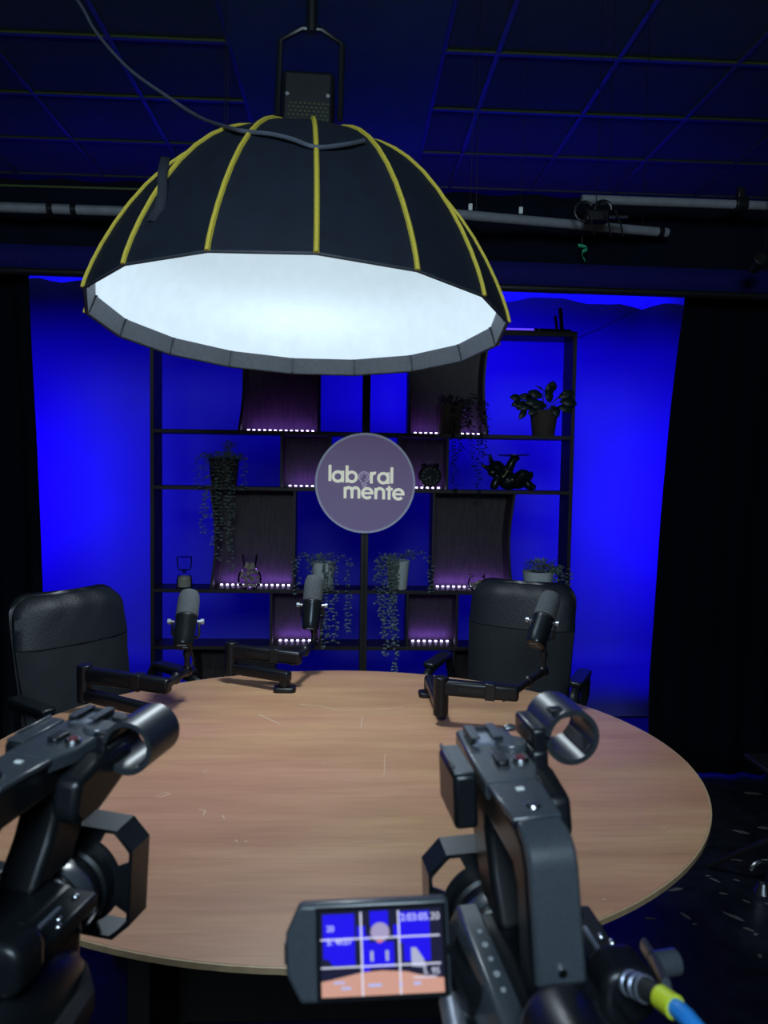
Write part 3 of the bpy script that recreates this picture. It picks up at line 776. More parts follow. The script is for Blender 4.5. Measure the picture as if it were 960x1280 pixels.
# ================================================================== MICROPHONES AND ARMS
def mic(label, tail, direction):
    # tail = centre of rear cap; direction = unit vector towards the foam
    d = Vector(direction).normalized(); x = d.cross(Vector((0, 0, 1))).normalized(); z = x.cross(d)
    X = axes(tail, x, d, z)
    rt = bpy.data.objects.new('studio_microphone', None); COL.objects.link(rt); rt.matrix_world = X
    tag(rt, label, 'microphone', 'table microphones')
    Y = Matrix.Rotation(R(-90), 4, 'X')      # lathe z -> +y
    MB().lathe([(0.020, 0.0), (0.028, 0.001), (0.030, 0.006), (0.0305, 0.020), (0.0325, 0.030), (0.0325, 0.085), (0.0335, 0.088), (0.0335, 0.100), (0.031, 0.102)], 32, Y).build('body', 'mic_body', rt)
    cap = MB().lathe([(0.001, -0.0005), (0.0275, -0.0005), (0.0285, 0.0015)], 28, Y).build('rear_cap', 'gloss_black', rt)
    MB().box((-0.002, -0.001, 0.008), (0.028, 0.002, 0.003)).build('switch_slot', 'steel_plate', cap, smooth=False)
    MB().box((0.006, -0.001, -0.008), (0.015, 0.002, 0.0025)).build('switch_slot', 'steel_plate', cap, smooth=False)
    f_ = MB().lathe([(0.031, 0.100), (0.0345, 0.102), (0.035, 0.108), (0.0345, 0.160), (0.032, 0.178), (0.026, 0.189), (0.015, 0.195), (0.001, 0.197)], 32, Y).build('foam_windscreen', 'mic_foam', rt)
    MB().lathe([(0.0338, 0.094), (0.0345, 0.095), (0.0345, 0.099), (0.0338, 0.100)], 28, Y).build('trim_ring', 'black_metal', rt)
    # yoke
    pts = [(-0.041, 0.085, 0.0)]+[(-0.041+0.0, 0.075, -0.004)]+[(0.041*math.cos(t), 0.052-0.004*math.sin(t), -0.020-0.028*math.sin(t)) for t in [PI-PI*i/10 for i in range(11)]]+[(0.041, 0.075, -0.004), (0.041, 0.085, 0.0)]
    MB().tube(pts, 0.0045, 8).build('yoke', 'black_metal', rt)
    for sx in (-1, 1):
        kb = MB().cyl((sx*0.035, 0.085, 0), (sx*0.048, 0.085, 0), 0.005, n=10).build('yoke_screw', 'chrome', rt)
        MB().cyl((sx*0.046, 0.085, 0), (sx*0.056, 0.085, 0), 0.009, n=14).build('knob', 'steel_plate', kb)
    return X @ Vector((0, 0.050, -0.050))     # point under the yoke where the stem meets it

def mic_arm(label, foot, elbow_lo, elbow_hi, tip, stem_top, cable=True, pad=0.035):
    rt = thing('boom_arm', label, 'mic arm', (foot.x, foot.y, 0.75), group='low profile microphone arms')
    off = rt.location
    def beam(nm, a, b, w, h, ext=0.02, m='gloss_black'):
        X, L = along(a, b); return MB().prism([(-w/2, -h/2), (w/2, -h/2), (w/2, h/2), (-w/2, h/2)], -ext, L+ext, 'y', X).build(nm, m, rt, bevel=min(w, h)*0.28, off=off, seg=3)
    lo0 = Vector((foot.x, foot.y, elbow_lo.z))
    MB().prism(roundpoly(0.075, 0.055, 0.015), 0.75, 0.766, 'z', Matrix.Translation((foot.x, foot.y, 0))).build('base_clamp', 'gloss_black', rt, bevel=0.004, off=off)
    MB().cyl((foot.x, foot.y, 0.764), (foot.x, foot.y, elbow_lo.z+0.012), 0.019, n=18).build('base_post', 'gloss_black', rt, bevel=0.003, off=off)
    beam('lower_arm', lo0, elbow_lo, 0.034, 0.036)
    MB().cyl((elbow_lo.x, elbow_lo.y, elbow_lo.z-0.024), (elbow_lo.x, elbow_lo.y, elbow_hi.z+0.030), 0.0225, n=20).build('elbow_joint', 'gloss_black', rt, bevel=0.004, off=off)
    hi0 = Vector((elbow_lo.x, elbow_lo.y, elbow_hi.z))
    ua = beam('upper_arm', hi0, tip, 0.036, 0.046)
    X, L = along(hi0, tip)
    sl = MB().prism([(-0.0195, -0.025), (0.0195, -0.025), (0.0195, 0.025), (-0.0195, 0.025)], L*0.62, L*0.62+0.03, 'y', X).build('cable_clip', 'black_plastic', rt, bevel=0.003, off=off)
    MB().box((0, L*0.42, 0), (0.0375, 0.07, 0.012), X).build('channel_cover', 'black_plastic', ua, off=off, smooth=False)
    d = (Vector((stem_top.x, stem_top.y, tip.z))-tip)
    e = tip+d
    MB().tube([tip, e], 0.012, 10).build('tip_link', 'black_metal', rt, off=off)
    MB().ell(e, 0.018, 0.018, 0.018).build('ball_joint', 'gloss_black', rt, off=off)
    MB().ell(tip.lerp(e, 0.5), 0.016, 0.016, 0.02).build('swivel_joint', 'black_metal', rt, off=off)
    st = MB().tube([e, stem_top], 0.009, 10).build('stem', 'black_metal', rt, off=off)
    MB().cyl(e.lerp(stem_top, 0.45), e.lerp(stem_top, 0.62), 0.0125, n=12).build('stem_collar', 'black_metal', st, off=off)
    if cable:
        s_ = X.to_3x3() @ Vector((0, 0, 1)); y = X.to_3x3() @ Vector((0, 1, 0)); x = X.to_3x3() @ Vector((1, 0, 0))
        pp = [hi0+y*L*0.80-x*0.02, hi0+y*L*0.88-x*0.035-s_*0.035, hi0+y*L*0.98-x*0.03-s_*0.02, e-x*0.03+s_*0.01, e-x*0.026+Vector((0, 0, 0.06)), stem_top-x*0.022+Vector((0, 0, 0.01))]
        MB().tube(smoothpts(pp, 5), 0.003, 6).build('mic_cable', 'cable_black', rt, off=off)
    return rt

def at(x, y, z): return onz(x, y, z)
# left: seen from behind, foam up and away
tailL = at(228.5, 808, 0.945)
sL = mic('dark grey microphone aimed up towards the quilted chair', tailL, (-0.02, 0.63, 0.78))
mic_arm('black low arm holding the microphone beside the quilted chair', at(204, 912, 0.755), at(106, 868, 0.800), at(106, 846, 0.862), at(205, 857, 0.850), sL)
tailM = at(388, 786, 0.925)
sM = mic('dark grey microphone standing nearly upright before the hanging white pots', tailM, (0.05, 0.36, 0.93))
mic_arm('black low arm clamped at the far table rim under upright microphone', at(356, 862, 0.755), at(289, 835, 0.800), at(289, 813, 0.862), at(370, 822, 0.852), sM)
tailR = at(669, 806, 0.955)
sR = mic('dark grey microphone leaning sideways before the smooth backed chair', tailR, (0.40, 0.52, 0.76))
mic_arm('black low arm reaching towards the chair with smooth back', at(537, 868, 0.755), at(551, 884, 0.800), at(551, 866, 0.862), at(640, 866, 0.855), sR)

# ================================================================== SHELF OBJECTS
def pxs(x, y, z, yy=None):      # point on the shelf with height z under the given column
    Y = YS+(0.085 if yy is None else yy); return Vector((ony(x, y, Y).x, Y, z+0.0005))

def vine(mb, stem, p0, outdir, drop, rnd, leaf=0.017, arch=0.05, yfront=None):
    pts = [Vector(p0)]; o = Vector(outdir).normalized()
    pts.append(Vector(p0)+o*arch*0.5+Vector((0, 0, arch*0.55))); pts.append(Vector(p0)+o*arch+Vector((0, 0, arch*0.1)))
    if yfront is not None and drop > p0[2]-0.02 and pts[-1].y > yfront: pts[1].y = min(pts[1].y, yfront*0.6); pts[-1].y = yfront-rnd.uniform(0, 0.02)
    z = pts[-1].z; x = pts[-1].x; y = pts[-1].y; end = p0[2]-drop
    while z > end:
        z -= 0.03; x += rnd.uniform(-0.006, 0.006); y += rnd.uniform(-0.004, 0.003); pts.append(Vector((x, y, z)))
    pts = smoothpts(pts, 3)
    stem.tube(pts, 0.0013, 4)
    L = 0.0
    for i in range(1, len(pts)):
        L += (pts[i]-pts[i-1]).length
        if L > 0.0105:
            L = 0
            for sgn in (-1, 1):
                a = rnd.uniform(0, PI); d = Vector((math.cos(a)*sgn, -abs(math.sin(a))*0.8, rnd.uniform(-0.5, 0.35)))
                mb.leaf(pts[i], d, (0, -0.4, 1), leaf*rnd.uniform(0.8, 1.35), leaf*rnd.uniform(0.6, 0.9))
def tuft(mb, c, rx, rz, n, rnd, leaf=0.02):
    for _ in range(n):
        a = rnd.uniform(0, 2*PI); q = math.sqrt(rnd.random()); p = Vector(c)+Vector((rx*q*math.cos(a), rx*0.8*q*math.sin(a), rz*rnd.random()))
        d = Vector((math.cos(a)*q, math.sin(a)*q-0.2, rnd.uniform(0.0, 1.0)))
        mb.leaf(p, d, (0, 0, 1), leaf*rnd.uniform(0.7, 1.3), leaf*rnd.uniform(0.45, 0.75))
def pot_mesh(kind, r0, r1, h):
    if kind == 'basket':
        mb = MB(); rows = 9; n = 40
        prof = []
        for i in range(rows+1):
            u = i/rows; r = r0+(r1-r0)*u
            prof += [(r, h*u), (r+0.0025, h*(u+0.5/rows))] if i < rows else [(r, h)]
        vs = []; fs = []
        for k, (r, z) in enumerate(prof):
            for j in range(n):
                an = 2*PI*j/n; rr_ = r+0.0018*math.sin(an*n/2+(PI/2)*(k//2 % 2)*2)
                vs.append((rr_*math.cos(an), rr_*math.sin(an), z))
        for k in range(len(prof)-1):
            for j in range(n): fs.append((k*n+j, k*n+(j+1) % n, (k+1)*n+(j+1) % n, (k+1)*n+j))
        fs.append(list(range(n))[::-1])
        mb.add(vs, fs)
        mb.tube([(r1*math.cos(2*PI*j/24), r1*math.sin(2*PI*j/24), h) for j in range(24)], 0.005, 6, closed=True)
        return mb
    return MB().lathe([(0.001, 0), (r0, 0), (r0+0.002, 0.004), (r1, h-0.006), (r1+0.003, h-0.006), (r1+0.003, h), (r1-0.004, h), (r1-0.006, h-0.02)], 32)
def plant(label, loc, kind, r0, r1, h, vines, tufts, seed, leaf=0.023, lm='leaf_grey'):
    rnd = random.Random(seed); rt = thing('trailing_plant', label, 'plant', loc)
    pot_mesh(kind, r0, r1, h).build('basket' if kind == 'basket' else 'pot', 'basket' if kind == 'basket' else 'white_pot', rt)
    MB().lathe([(0.001, h-0.012), (r1-0.006, h-0.014)], 20).build('soil', 'soil', rt)
    mb = MB(); st = MB()
    for (c, rx, rz, n) in tufts: tuft(mb, c, rx, rz, n, rnd, leaf*1.1)
    for (x, y, drop, arch) in vines:
        p0 = (x*0.8, y*0.8, h-0.005); vine(mb, st, p0, (x, y, 0.001), drop, rnd, leaf, arch, YS-0.016-loc[1])
    f_ = mb.build('foliage', lm, rt, smooth=False); f_['kind'] = 'stuff'
    st.build('vine_stems', 'vine_stem', rt)
    return rt
g = 4.25/FPX     # metres per photo pixel at the shelf
# basket ivy on shelf 3 of the left bookcase
plant('woven basket of trailing ivy hanging far below its shelf', pxs(280, 606, Z3, 0.075), 'basket', 0.070, 0.086, 34*g,
      [(-0.085, -0.02, 0.16, 0.06), (-0.07, -0.06, 0.40, 0.05), (-0.035, -0.085, 0.47, 0.035), (0.0, -0.09, 0.40, 0.03), (-0.005, -0.088, 0.55, 0.03), (0.03, -0.085, 0.62, 0.03), (0.045, -0.08, 0.50, 0.03), (0.085, -0.01, 0.17, 0.06), (0.06, -0.07, 0.30, 0.035), (-0.055, -0.075, 0.30, 0.04)],
      [((0, 0, 34*g), 0.08, 0.03, 60), ((0.03, 0, 34*g), 0.04, 0.09, 60), ((0.085, -0.02, 34*g-0.02), 0.045, 0.03, 25)], 11)
plant('dim woven basket with trailing plant spilling towards the dog figurine', pxs(562, 545, Z2, 0.085), 'basket', 0.062, 0.075, 36*g,
      [(0.07, -0.05, 0.34, 0.06), (0.09, -0.04, 0.52, 0.09), (0.05, -0.07, 0.26, 0.06), (0.10, 0.0, 0.28, 0.10), (0.02, -0.08, 0.50, 0.02), (0.0, -0.085, 0.30, 0.02), (0.08, -0.06, 0.20, 0.12)],
      [((0, 0, 36*g), 0.075, 0.05, 70), ((0.09, -0.01, 0.02), 0.05, 0.13, 120)], 12, lm='leaf_dark')
plant('white pot with vines behind the upright microphone', pxs(404, 735, Z4, 0.07), 'pot', 0.052, 0.070, 33*g,
      [(-0.08, -0.02, 0.14, 0.09), (0.08, -0.02, 0.36, 0.09), (0.010, -0.08, 0.46, 0.03), (-0.055, -0.07, 0.20, 0.05), (-0.085, 0, 0.12, 0.10), (0.055, -0.06, 0.43, 0.03), (0.028, -0.078, 0.40, 0.03)],
      [((-0.02, 0, 33*g), 0.085, 0.035, 80)], 13)
plant('white pot with long vines reaching down to the table beside shelf divider', pxs(497, 738, Z4, 0.07), 'pot', 0.052, 0.066, 36*g,
      [(-0.07, -0.04, 0.40, 0.05), (-0.06, -0.05, 0.30, 0.06), (-0.03, -0.07, 0.52, 0.03), (-0.045, -0.06, 0.45, 0.03), (0.0, -0.075, 0.60, 0.03), (-0.015, -0.075, 0.36, 0.03), (0.08, 0.0, 0.14, 0.11), (-0.08, -0.01, 0.22, 0.06), (-0.03, -0.07, 0.2, 0.03)],
      [((-0.03, 0, 36*g), 0.075, 0.03, 80), ((0.065, 0, 36*g+0.01), 0.03, 0.04, 30), ((-0.07, -0.03, 36*g-0.06), 0.03, 0.06, 40)], 14)
plant('white pot of bushy succulent behind the smooth chair top', pxs(672, 727, Z4, 0.075), 'pot', 0.075, 0.088, 24*g,
      [(0.09, -0.04, 0.15, 0.06), (0.08, -0.06, 0.12, 0.05), (0.10, -0.02, 0.14, 0.08)],
      [((0.01, 0, 24*g-0.005), 0.095, 0.06, 200), ((0.075, -0.03, 0.04), 0.045, 0.10, 140)], 15, leaf=0.024)

def leafy_plant():
    rnd = random.Random(5); loc = pxs(679, 545, Z2, 0.09); h = 31*g
    rt = thing('rubber_plant', 'woven basket of dark broad-leaved plant on the top open shelf', 'plant', loc)
    pot_mesh('basket', 0.062, 0.080, h).build('basket', 'basket', rt)
    MB().lathe([(0.001, h-0.012), (0.074, h-0.014)], 20).build('soil', 'soil', rt)
    st = MB()
    spec = [(-0.13, 0.02, 0.07, 0.07, 0.045, 170), (-0.15, 0.0, 0.055, 0.05, 0.03, 215), (-0.10, -0.01, 0.045, 0.08, 0.045, 195), (-0.07, -0.02, 0.03, 0.10, 0.05, 190), (-0.06, 0.02, 0.075, 0.09, 0.045, 172),
            (-0.02, -0.03, 0.08, 0.09, 0.05, 160), (0.02, -0.02, 0.085, 0.08, 0.055, 95), (0.035, 0.0, 0.11, 0.07, 0.055, 80), (0.05, -0.02, 0.07, 0.10, 0.05, 20), (0.06, 0.0, 0.05, 0.10, 0.055, -8), (0.05, -0.03, 0.02, 0.09, 0.05, -15), (0.03, -0.05, 0.03, 0.08, 0.05, -60),
            (0.0, -0.05, 0.03, 0.10, 0.055, 180), (-0.03, -0.04, 0.015, 0.09, 0.05, 205), (0.0, 0.02, 0.12, 0.06, 0.012, 150), (0.0, 0.02, 0.115, 0.06, 0.012, 35), (0.0, 0.02, 0.10, 0.065, 0.012, 180), (-0.08, 0.0, 0.085, 0.06, 0.015, 178), (-0.11, -0.02, 0.01, 0.075, 0.038, 235), (0.02, -0.06, 0.05, 0.07, 0.05, 110), (-0.04, -0.06, 0.05, 0.09, 0.05, 185), (0.06, -0.02, 0.085, 0.05, 0.02, 30)]
    for (x, y, z, L, w, a) in spec:
        if x >= 0.05: y = -0.115
        tip = Vector((x, y, h+z)); d = Vector((math.cos(R(a)), rnd.uniform(-0.35, 0.1), math.sin(R(a))))
        mb = MB(); n = 6; sd = d.cross(Vector((0, -1, 0.25))); sd.normalize(); d.normalize(); nn = sd.cross(d)
        vs = []; fs = []
        for i in range(n+1):
            t = i/n; ww = w/2*math.sin(PI*min(1, t*0.97+0.03))**0.7; c = tip+d*L*t+nn*0.012*math.sin(PI*t)
            vs += [c+sd*ww, c-nn*0.004, c-sd*ww]
        for i in range(n):
            fs += [(i*3, i*3+1, i*3+4, i*3+3), (i*3+1, i*3+2, i*3+5, i*3+4)]
        o = mb.add(vs, fs).build('leaf', 'leaf_dark', rt, angle=60)
        q = o.modifiers.new('t', 'SOLIDIFY'); q.thickness = 0.0015
        st.tube([(x*0.15, y*0.2, h-0.012), (x*0.5, y*0.6, h+z*0.55), tip], 0.0022, 5)
    st.build('stems', 'vine_stem', rt)
leafy_plant()

def hourglass():
    rt = thing('hourglass', 'clear glass hourglass with pale sand on the low shelf', 'hourglass', pxs(230.5, 735, Z4, 0.06)); H = 38*g; r = 9.3*g
    MB().lathe([(0.001, 0), (r, 0), (r+0.001, 0.003), (r+0.001, 0.012), (r, 0.05), (r*0.8, 0.075), (0.006, H*0.5), (r*0.8, H-0.075), (r, H-0.045), (r, H)], 28).build('glass_bulbs', 'clear_glass', rt)
    MB().lathe([(0.001, 0.004), (r-0.004, 0.004), (r-0.004, 0.052), (r*0.7, 0.064), (0.001, 0.070)], 24).build('sand', 'sand', rt)
    MB().lathe([(0.001, H), (r, H), (r, H+0.003), (0.001, H+0.003)], 24).build('top_disc', 'clear_glass', rt)
hourglass()
def flask():
    rt = thing('glass_vase', 'flask-shaped clear glass vase filled with pebbles and corks', 'vase', pxs(312, 735, Z4, 0.028)); H = 43*g; rb = 15*g; rn = 9.0*g
    MB().lathe([(0.001, 0.001), (rb*0.6, 0.001), (rb*0.92, 0.022), (rb, 0.055), (rb*0.9, 0.088), (rn*0.9, 0.118), (rn*0.85, 0.13), (rn*1.1, H), (rn*1.1-0.003, H), (rn*0.85-0.003, 0.13)], 32, caps=False).build('glass_body', 'clear_glass', rt)
    rnd = random.Random(3)
    i = 0; pts = []
    while i < 34:
        a = rnd.uniform(0, 2*PI); q = rnd.random()**0.5; z = 0.014+rnd.random()*0.085
        rm = (rb*0.55+0.03*min(1, z/0.03)-0.017) if z < 0.03 else (rb-0.018 if z < 0.075 else rb*0.7)
        pts.append((q*rm*math.cos(a), q*rm*math.sin(a), z)); i += 1
    for p in pts:
        MB().ell(p, rnd.uniform(0.009, 0.014), rnd.uniform(0.008, 0.012), rnd.uniform(0.007, 0.010), 8, 5, Matrix.Identity(4)).build('pebble', 'pebble', rt)
    for p in ((-0.014, -0.012, 0.135), (0.016, -0.006, 0.130), (0.0, 0.010, 0.122)):
        MB().lathe([(0.011, -0.018), (0.0135, -0.015), (0.0135, 0.015), (0.011, 0.018)], 14, Matrix.Translation(p) @ Matrix.Rotation(rnd.uniform(-0.4, 0.4), 4, 'Y')).build('cork', 'cork', rt)
flask()
def bowl():
    rt = thing('glass_bowl', 'small round clear glass bowl of pebbles beside light strip', 'bowl', pxs(596.5, 738, Z4, 0.03)); rb = 12.3*g; H = 20*g
    MB().lathe([(0.001, 0.001), (rb*0.6, 0.001), (rb*0.95, 0.02), (rb, 0.04), (rb*0.9, 0.066), (rb*0.72, H*0.88), (rb*0.86, H), (rb*0.86-0.003, H), (rb*0.68, H*0.88)], 30, caps=False).build('glass_body', 'clear_glass', rt)
    rnd = random.Random(9)
    for i in range(26):
        a = rnd.uniform(0, 2*PI); q = rnd.random()**0.5; z = 0.012+rnd.random()*0.046
        p = (q*(rb*0.72-0.006)*math.cos(a), q*(rb*0.72-0.006)*math.sin(a), z)
        MB().ell(p, 0.011, 0.009, 0.008, 8, 5).build('pebble', 'pebble', rt)
bowl()
def clock():
    loc = pxs(537, 612, Z3, 0.05); rt = thing('alarm_clock', 'round black alarm clock with wire handle on shelf', 'clock', loc, R(3)); r = 14.0*g; cz = r+0.010
    X = Matrix.Translation((0, 0, cz)) @ Matrix.Rotation(R(90), 4, 'X')
    MB().lathe([(0.001, -0.03), (r*0.9, -0.03), (r, -0.02), (r, 0.022), (r*0.94, 0.030), (r*0.86, 0.030), (r*0.84, 0.022)], 40, X, caps=False).build('case', 'gloss_black', rt)
    fc = MB().lathe([(0.001, 0.022), (r*0.85, 0.022)], 40, X).build('dial', 'clock_face', rt)
    for k in range(12):
        a = 2*PI*k/12; MB().cyl((0.68*r*math.sin(a), -0.022, cz+0.68*r*math.cos(a)), (0.68*r*math.sin(a), -0.0235, cz+0.68*r*math.cos(a)), 0.0038, n=8).build('hour_mark', 'clock_mark', fc)
    for nm, a, L, w in (('minute_hand', R(180), 0.50, 0.0032), ('hour_hand', R(235), 0.58, 0.0042)):
        MB().tube([(0, -0.024, cz), (L*r*math.sin(a), -0.024, cz+L*r*math.cos(a))], w/2, 6).build(nm, 'clock_mark', fc)
    MB().tube(arc((0, 0, cz+r*0.72), r*0.62, R(155), R(25), 12), 0.0035, 6).build('handle', 'chrome', rt)
    for sx in (-1, 1):
        MB().ell((sx*r*0.55, 0, cz+r*0.92), 0.018, 0.018, 0.014).build('bell', 'gloss_black', rt)
        MB().tube([(sx*r*0.42, 0, 0.02), (sx*r*0.52, 0, 0.0)], 0.006, 8).build('foot', 'gloss_black', rt)
clock()
def dog():
    c = pxs(634, 613, Z3, 0.085); rt = thing('dog_figurine', 'dark reclining bulldog figurine raising a round tray', 'figurine', c)
    def q(px, py, dy=0.0): return Vector(((px-634)*g, dy, (614.4-py)*g))
    mb = MB()
    def blob(px, py, dy, rx, ry, rz, rot=0):
        p = q(px, py, dy); mb.ell((0, 0, 0), rx*g*1.12, ry*g*1.12, rz*g*1.12, 14, 9, Matrix.Translation(p) @ Matrix.Rotation(R(-rot), 4, 'Y'))
    def limb(pts, rad): rad = (rad[0]*1.15, rad[1]*1.2); mb.tube(smoothpts([q(*p) for p in pts], 3), [rad[0]+(rad[1]-rad[0])*i/((len(pts)-1)*3) for i in range((len(pts)-1)*3+1)], 10)
    blob(618, 588, -0.02, 10.5, 9.5, 9.5, 20)          # head
    blob(613, 592.5, -0.055, 6.5, 5, 5)              # muzzle
    limb([(613.5, 582, -0.01), (611.5, 575, -0.005), (610, 569.5, -0.005)], (0.016, 0.006))     # ears
    limb([(610, 588, -0.02), (604, 585.5, -0.03), (598.5, 582.5, -0.03)], (0.015, 0.006))
    blob(627, 598, 0, 10, 10, 11, 30)                # chest
    blob(637, 603, 0, 13, 10.5, 10, 12)              # belly
    blob(648, 603, 0, 9, 10, 9)                      # rump
    limb([(633, 592, -0.01), (636.5, 583, -0.02), (640, 576, -0.02), (644, 573.5, -0.02)], (0.026, 0.017))   # raised arm
    blob(643.5, 574.5, -0.02, 4.5, 4, 2.6)
    limb([(622, 598, -0.05), (616, 605, -0.06), (614, 611, -0.06)], (0.026, 0.019)); blob(614.5, 610.3, -0.065, 5, 5, 3)   # propping arm
    limb([(645, 601, -0.03), (651, 594, -0.05), (657, 597, -0.05), (661, 594, -0.05)], (0.033, 0.018)); blob(661, 594.5, -0.05, 3.2, 4, 4)   # bent leg
    blob(651, 594.5, -0.04, 6, 5, 5)
    limb([(648, 606, 0.03), (657, 604, 0.0), (662, 609, -0.01), (667, 610.5, -0.01)], (0.030, 0.017)); blob(666, 610, -0.015, 4, 4, 3.3)
    o = mb.build('body', 'figurine', rt)
    rm = o.modifiers.new('remesh', 'REMESH'); rm.mode = 'VOXEL'; rm.voxel_size = 0.0042; rm.use_smooth_shade = True
    sm = o.modifiers.new('smooth', 'SMOOTH'); sm.factor = 0.5; sm.iterations = 4
    tp = q(640.5, 572.2, -0.02)
    MB().lathe([(0.001, 0), (0.030, 0.001), (0.075, 0.004), (0.094, 0.008), (0.094, 0.012), (0.060, 0.008), (0.001, 0.007)], 32, Matrix.Translation(tp) @ Matrix.Rotation(R(-1), 4, 'Y')).build('tray', 'figurine', rt)
    mb = MB()
    for i in range(7):
        p = q(625.2+1.1*i, 599.5-1.5*i, -0.046-0.004*math.sin(i)); mb.ell(p, 0.0045, 0.004, 0.0045, 8, 5)
    mb.build('chain', 'gold_paint', rt)
    MB().ell(q(614.5, 588, -0.058), 0.006, 0.004, 0.004, 8, 5).build('eye', 'clock_mark', rt)
dog()

# LED tube and clamp on top of the bookcase
def tube_light():
    a = ony(520, 411, YS+0.10); b = ony(667, 411.5, YS+0.10); z = ZT+0.016
    rt = thing('led_tube', 'blue glowing tube light lying on top of the bookcase', 'tube light', ((a.x+b.x)/2, YS+0.10, ZT))
    off = rt.location
    MB().cyl((a.x, YS+0.10, z), (b.x, YS+0.10, z), 0.014, n=16).build('tube', 'led_tube', rt, off=off)
    e = MB().cyl((b.x, YS+0.10, z), (b.x+0.12, YS+0.10, z), 0.0155, n=16).build('end_cap', 'gloss_black', rt, off=off)
    MB().box((b.x+0.028, YS+0.082, z+0.004), (0.012, 0.004, 0.012)).build('display', 'clock_mark', e, off=off, smooth=False)
    MB().cyl((a.x, YS+0.10, z), (a.x-0.05, YS+0.10, z), 0.0155, n=16).build('end_cap', 'gloss_black', rt, off=off)
    lamp_area('tube_light', ((a.x+b.x)/2, YS+0.125, z+0.012), (0, 1, -0.15), b.x-a.x, 0.02, P_TUBE, BLUE)
tube_light()
def clamp():
    c = ony(699, 414, YS+0.09); rt = thing('spring_clamp', 'black spring clamp upright at the bookcase corner', 'clamp', (c.x, YS+0.09, ZT))
    MB().box((0.01, 0, 0.012), (0.11, 0.05, 0.024)).build('clamp_body', 'black_plastic', rt, bevel=0.004)
    MB().box((0.0, 0, 0), (0.020, 0.022, 0.125), Matrix.Translation((0.008, 0, 0.086)) @ Matrix.Rotation(R(-6), 4, 'Y')).build('jaw', 'black_plastic', rt, bevel=0.004)
    MB().box((0.0, 0, 0), (0.014, 0.020, 0.085), Matrix.Translation((-0.020, 0, 0.062)) @ Matrix.Rotation(R(-9), 4, 'Y')).build('jaw', 'black_plastic', rt, bevel=0.004)
clamp()
w0 = ony(716, 421, YS+0.1); w1 = ony(762, 405, 4.9); w2 = ony(812, 379, 5.68)
tag(MB().tube(smoothpts([Vector((Xr+0.003, YS+0.12, ZT-0.03)), w1, w2], 6), 0.0022, 5).build('thin_wire', 'cable_black'), 'thin black wire running from bookcase top to the backdrop', 'wire')

# blue panel lights hidden behind the curtains
def panel_light(loc, d, power, label):
    d = Vector(d).normalized(); rt = thing('stage_light', label, 'stage light', (loc[0], loc[1], 0))
    x = Vector((d.y, -d.x, 0)).normalized(); z = x.cross(d)
    X = axes(Vector((0, 0, loc[2])), x, d, z)
    b = MB().box((0, -0.03, 0), (0.42, 0.05, 0.30), X).build('housing', 'black_metal', rt, bevel=0.006)
    MB().box((0, -0.003, 0), (0.38, 0.004, 0.26), X).build('light_face', 'blue_glow', b, smooth=False)
    MB().cyl((0, 0, 0.5), (0, 0, loc[2]-0.15), 0.014, n=10, X=Matrix.Translation(d*-0.04)).build('stand_pole', 'black_metal', rt)
    for k in range(3):
        a = 2*PI*k/3+0.5; MB().tube([(-d.x*0.04, -d.y*0.04, 0.52), (0.36*math.cos(a), 0.36*math.sin(a), 0.012)], 0.010, 8).build('stand_leg', 'black_metal', rt)
    lamp_area('panel_light_source', Vector(loc)+d*0.012, d, 0.38, 0.26, power, BLUE)
panel_light((-2.45, 4.70, 1.30), (0.10, 1, 0.02), P_BLUE_L, 'blue panel light on a stand behind the curtain by quilted chair')
panel_light((2.42, 4.65, 1.25), (-0.10, 1, 0.02), P_BLUE_R, 'blue panel light on a stand behind the curtain by scuffed floor')

def key_light():
    loc = Vector((-0.15, -1.15, 2.55)); d = Vector((0.03, 1, -0.06)).normalized()
    rt = thing('key_light', 'cool white studio key light on a stand behind the video cameras', 'studio light', (loc.x, loc.y, 0))
    x = Vector((d.y, -d.x, 0)).normalized(); z = x.cross(d); X = axes(Vector((0, 0, loc.z)), x, d, z)
    b = MB().box((0, -0.05, 0), (1.04, 0.08, 0.74), X).build('housing', 'black_metal', rt, bevel=0.01)
    MB().box((0, -0.008, 0), (1.0, 0.004, 0.7), X).build('light_face', 'lamp_glow', b, smooth=False)
    MB().cyl((0, -0.06, 0.5), (0, -0.06, loc.z-0.3), 0.018, n=12).build('stand_pole', 'black_metal', rt)
    for k in range(3):
        a = 2*PI*k/3+0.5; MB().tube([(0, -0.06, 0.6), (0.36*math.cos(a), -0.06+0.36*math.sin(a), 0.014)], 0.012, 8).build('stand_leg', 'black_metal', rt)
    lamp_area('key_light_source', loc+d*0.012, d, 1.0, 0.7, P_KEY, (0.62, 0.82, 1.0))
key_light()
def batten():
    rt = thing('led_batten', 'slim blue batten light hidden behind the torn backdrop top', 'light bar', (0, 5.90, 2.55))
    MB().box((0, 0.02, 0), (5.2, 0.04, 0.04)).build('bar', 'black_metal', rt)
    MB().box((0, 0.05, 0), (5.2, 0.10, 0.01), Matrix.Translation((0, 0, -0.025))).build('bracket', 'black_metal', rt)
    lamp_area('batten_source', (0, 5.90, 2.60), (0, 1, 0.9), 5.2, 0.03, P_WALL, BLUE, spread=110)
batten()

